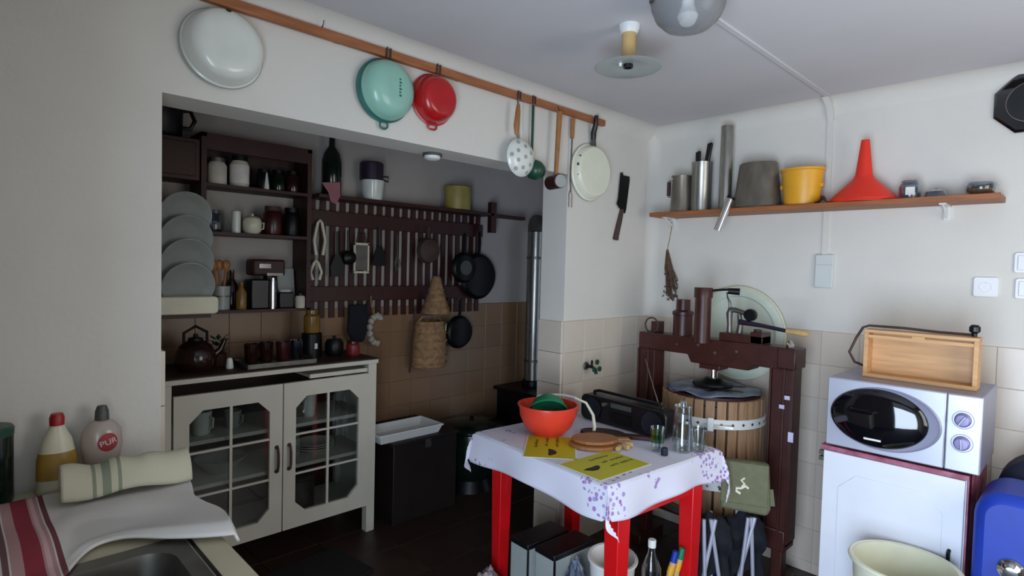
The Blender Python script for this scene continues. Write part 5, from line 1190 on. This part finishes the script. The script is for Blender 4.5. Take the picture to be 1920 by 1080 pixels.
solo('dish_cup', G().lathe([(0,0),(0.04,0),(0.045,0.01),(0.058,0.145),(0.062,0.15),(0.054,0.15),(0.04,0.012),(0,0.01)], 28), 'dish_cream', 'cream plastic cup standing in the steel sink', 'cup', (-2.925,-0.68,KZ-0.1455))
# main towel
def towel(u, v):
    x = -0.285 + 0.585*u; y = -0.02 - v*(0.285 + 0.24*u*u + 0.02*math.sin(9*u) + 0.20*(1.0 if u < 0.42 else math.exp(-((u-0.42)/0.12)**2)))
    z = 0.016 + (0.006+0.012*v)*noise.noise(Vector((x*7, y*7, 0.3))) + 0.010*math.sin(6*u+9*v)*v
    ex = x - 0.272
    if ex > 0:
        z -= 0.95*max(0, ex-0.012); x = 0.272 + 0.30*ex + 0.012 + 0.010*(1+math.sin(11*v))
    if v > 0.93: z -= 0.012*(v-0.93)/0.07
    return (x, y, max(z, 0.011) if ex <= 0.012 else z)
solo('tea_towel', G().grid(towel, 60, 44), 'towel_white', 'white tea towel with red stripes spread beside the sink', 'towel', (-2.935,-0.098,KZ), solid=0.006)
def towel2(u, v):
    a = v*PI
    x = -0.045 + 0.28*u; yy = 0.055*math.cos(a)
    z = 0.030 + (0.066+0.012*noise.noise(Vector((u*5,0.4,v))))*math.sin(a) - 0.012*abs(u-0.4) + 0.005*math.sin(9*u+3*v)
    return (x, yy-0.012*math.sin(3*u), z)
solo('tea_towel', G().grid(towel2, 40, 20), 'towel_cream', 'cream tea towel with grey-green stripes rolled at the wall', 'towel', (-2.86,-0.185,KZ+0.004), -3, solid=0.006)
# bottles at the wall
t = thing('cleaner_bottle', 'cream cleaner bottle with red cap behind the towels', 'bottle', (-2.897,-0.060,KZ))
obj('body', G().lathe([(0,0),(0.040,0),(0.044,0.008),(0.042,0.09),(0.032,0.14),(0.017,0.172),(0.016,0.18),(0,0.18)], 28, S(1,0.7,1)), 'dish_cream', t)
obj('label', G().lathe([(0.0434,0.04),(0.0442,0.04),(0.0430,0.09),(0.0393,0.109),(0.0385,0.109),(0.0421,0.09)], 28, S(1,0.7,1), closed=True), 'soap_yellow', t)
obj('cap', G().lathe([(0,0.178),(0.016,0.178),(0.0165,0.198),(0.013,0.208),(0,0.209)], 20), 'red_cap', t)
t = thing('detergent_bottle', 'clear detergent bottle with grey cap and red logo', 'bottle', (-2.80,-0.060,KZ))
obj('body', G().lathe([(0,0),(0.034,0),(0.040,0.01),(0.041,0.06),(0.049,0.11),(0.046,0.145),(0.030,0.17),(0.014,0.178),(0,0.178)], 28, S(1,0.62,1)), 'detergent', t)
obj('cap', G().lathe([(0,0.176),(0.017,0.176),(0.016,0.200),(0.011,0.214),(0,0.216)], 18), 'grey_plastic', t)
def on_bottle(u, w, off):
    # wraps label coordinates (across, up) around the bottle belly
    pz = 0.118 + w
    pts = [(0.06,0.041),(0.11,0.049),(0.145,0.046),(0.17,0.030)]
    r_ = pts[-1][1]
    for (za, ra), (zb, rb) in zip(pts, pts[1:]):
        if za <= pz <= zb: r_ = ra + (rb-ra)*(pz-za)/(zb-za); break
    th = math.radians(12) + u/0.046
    return Vector(((r_+off)*math.sin(th), -(0.62*r_+off)*math.cos(th), pz))
g = G().grid(lambda u, v: on_bottle(0.023*v*math.cos(2*PI*u), 0.025*v*math.sin(2*PI*u), 0.0010), 28, 6)
lb = obj('label', g, 'label_red', t)
cu = bpy.data.curves.new('lettering', 'FONT'); cu.body = 'PUR'; cu.size = 0.021; cu.extrude = 0.0; cu.align_x = 'CENTER'; cu.align_y = 'CENTER'
tmp = bpy.data.objects.new('lettering', cu); COL.objects.link(tmp)
me = bpy.data.meshes.new_from_object(tmp.evaluated_get(bpy.context.evaluated_depsgraph_get()))
bpy.data.objects.remove(tmp)
me.materials.clear(); me.materials.append(M_['label_white'])
for v_ in me.vertices:
    q_ = RZ(14) @ v_.co
    v_.co = on_bottle(q_.x, q_.y, 0.0022)
lo = bpy.data.objects.new('lettering', me); COL.objects.link(lo); lo.parent = lb
t = thing('scourer_tub', 'dark green tub at the left picture edge behind the towel', 'tub', (-3.03,-0.058,KZ))
obj('body', G().lathe([(0,0),(0.045,0),(0.048,0.01),(0.048,0.17),(0.044,0.18),(0,0.182)], 28), 'bottle_green', t)
obj('lid', G().lathe([(0.049,0.172),(0.050,0.19),(0.046,0.195),(0,0.197)], 28), 'green_enamel', t)
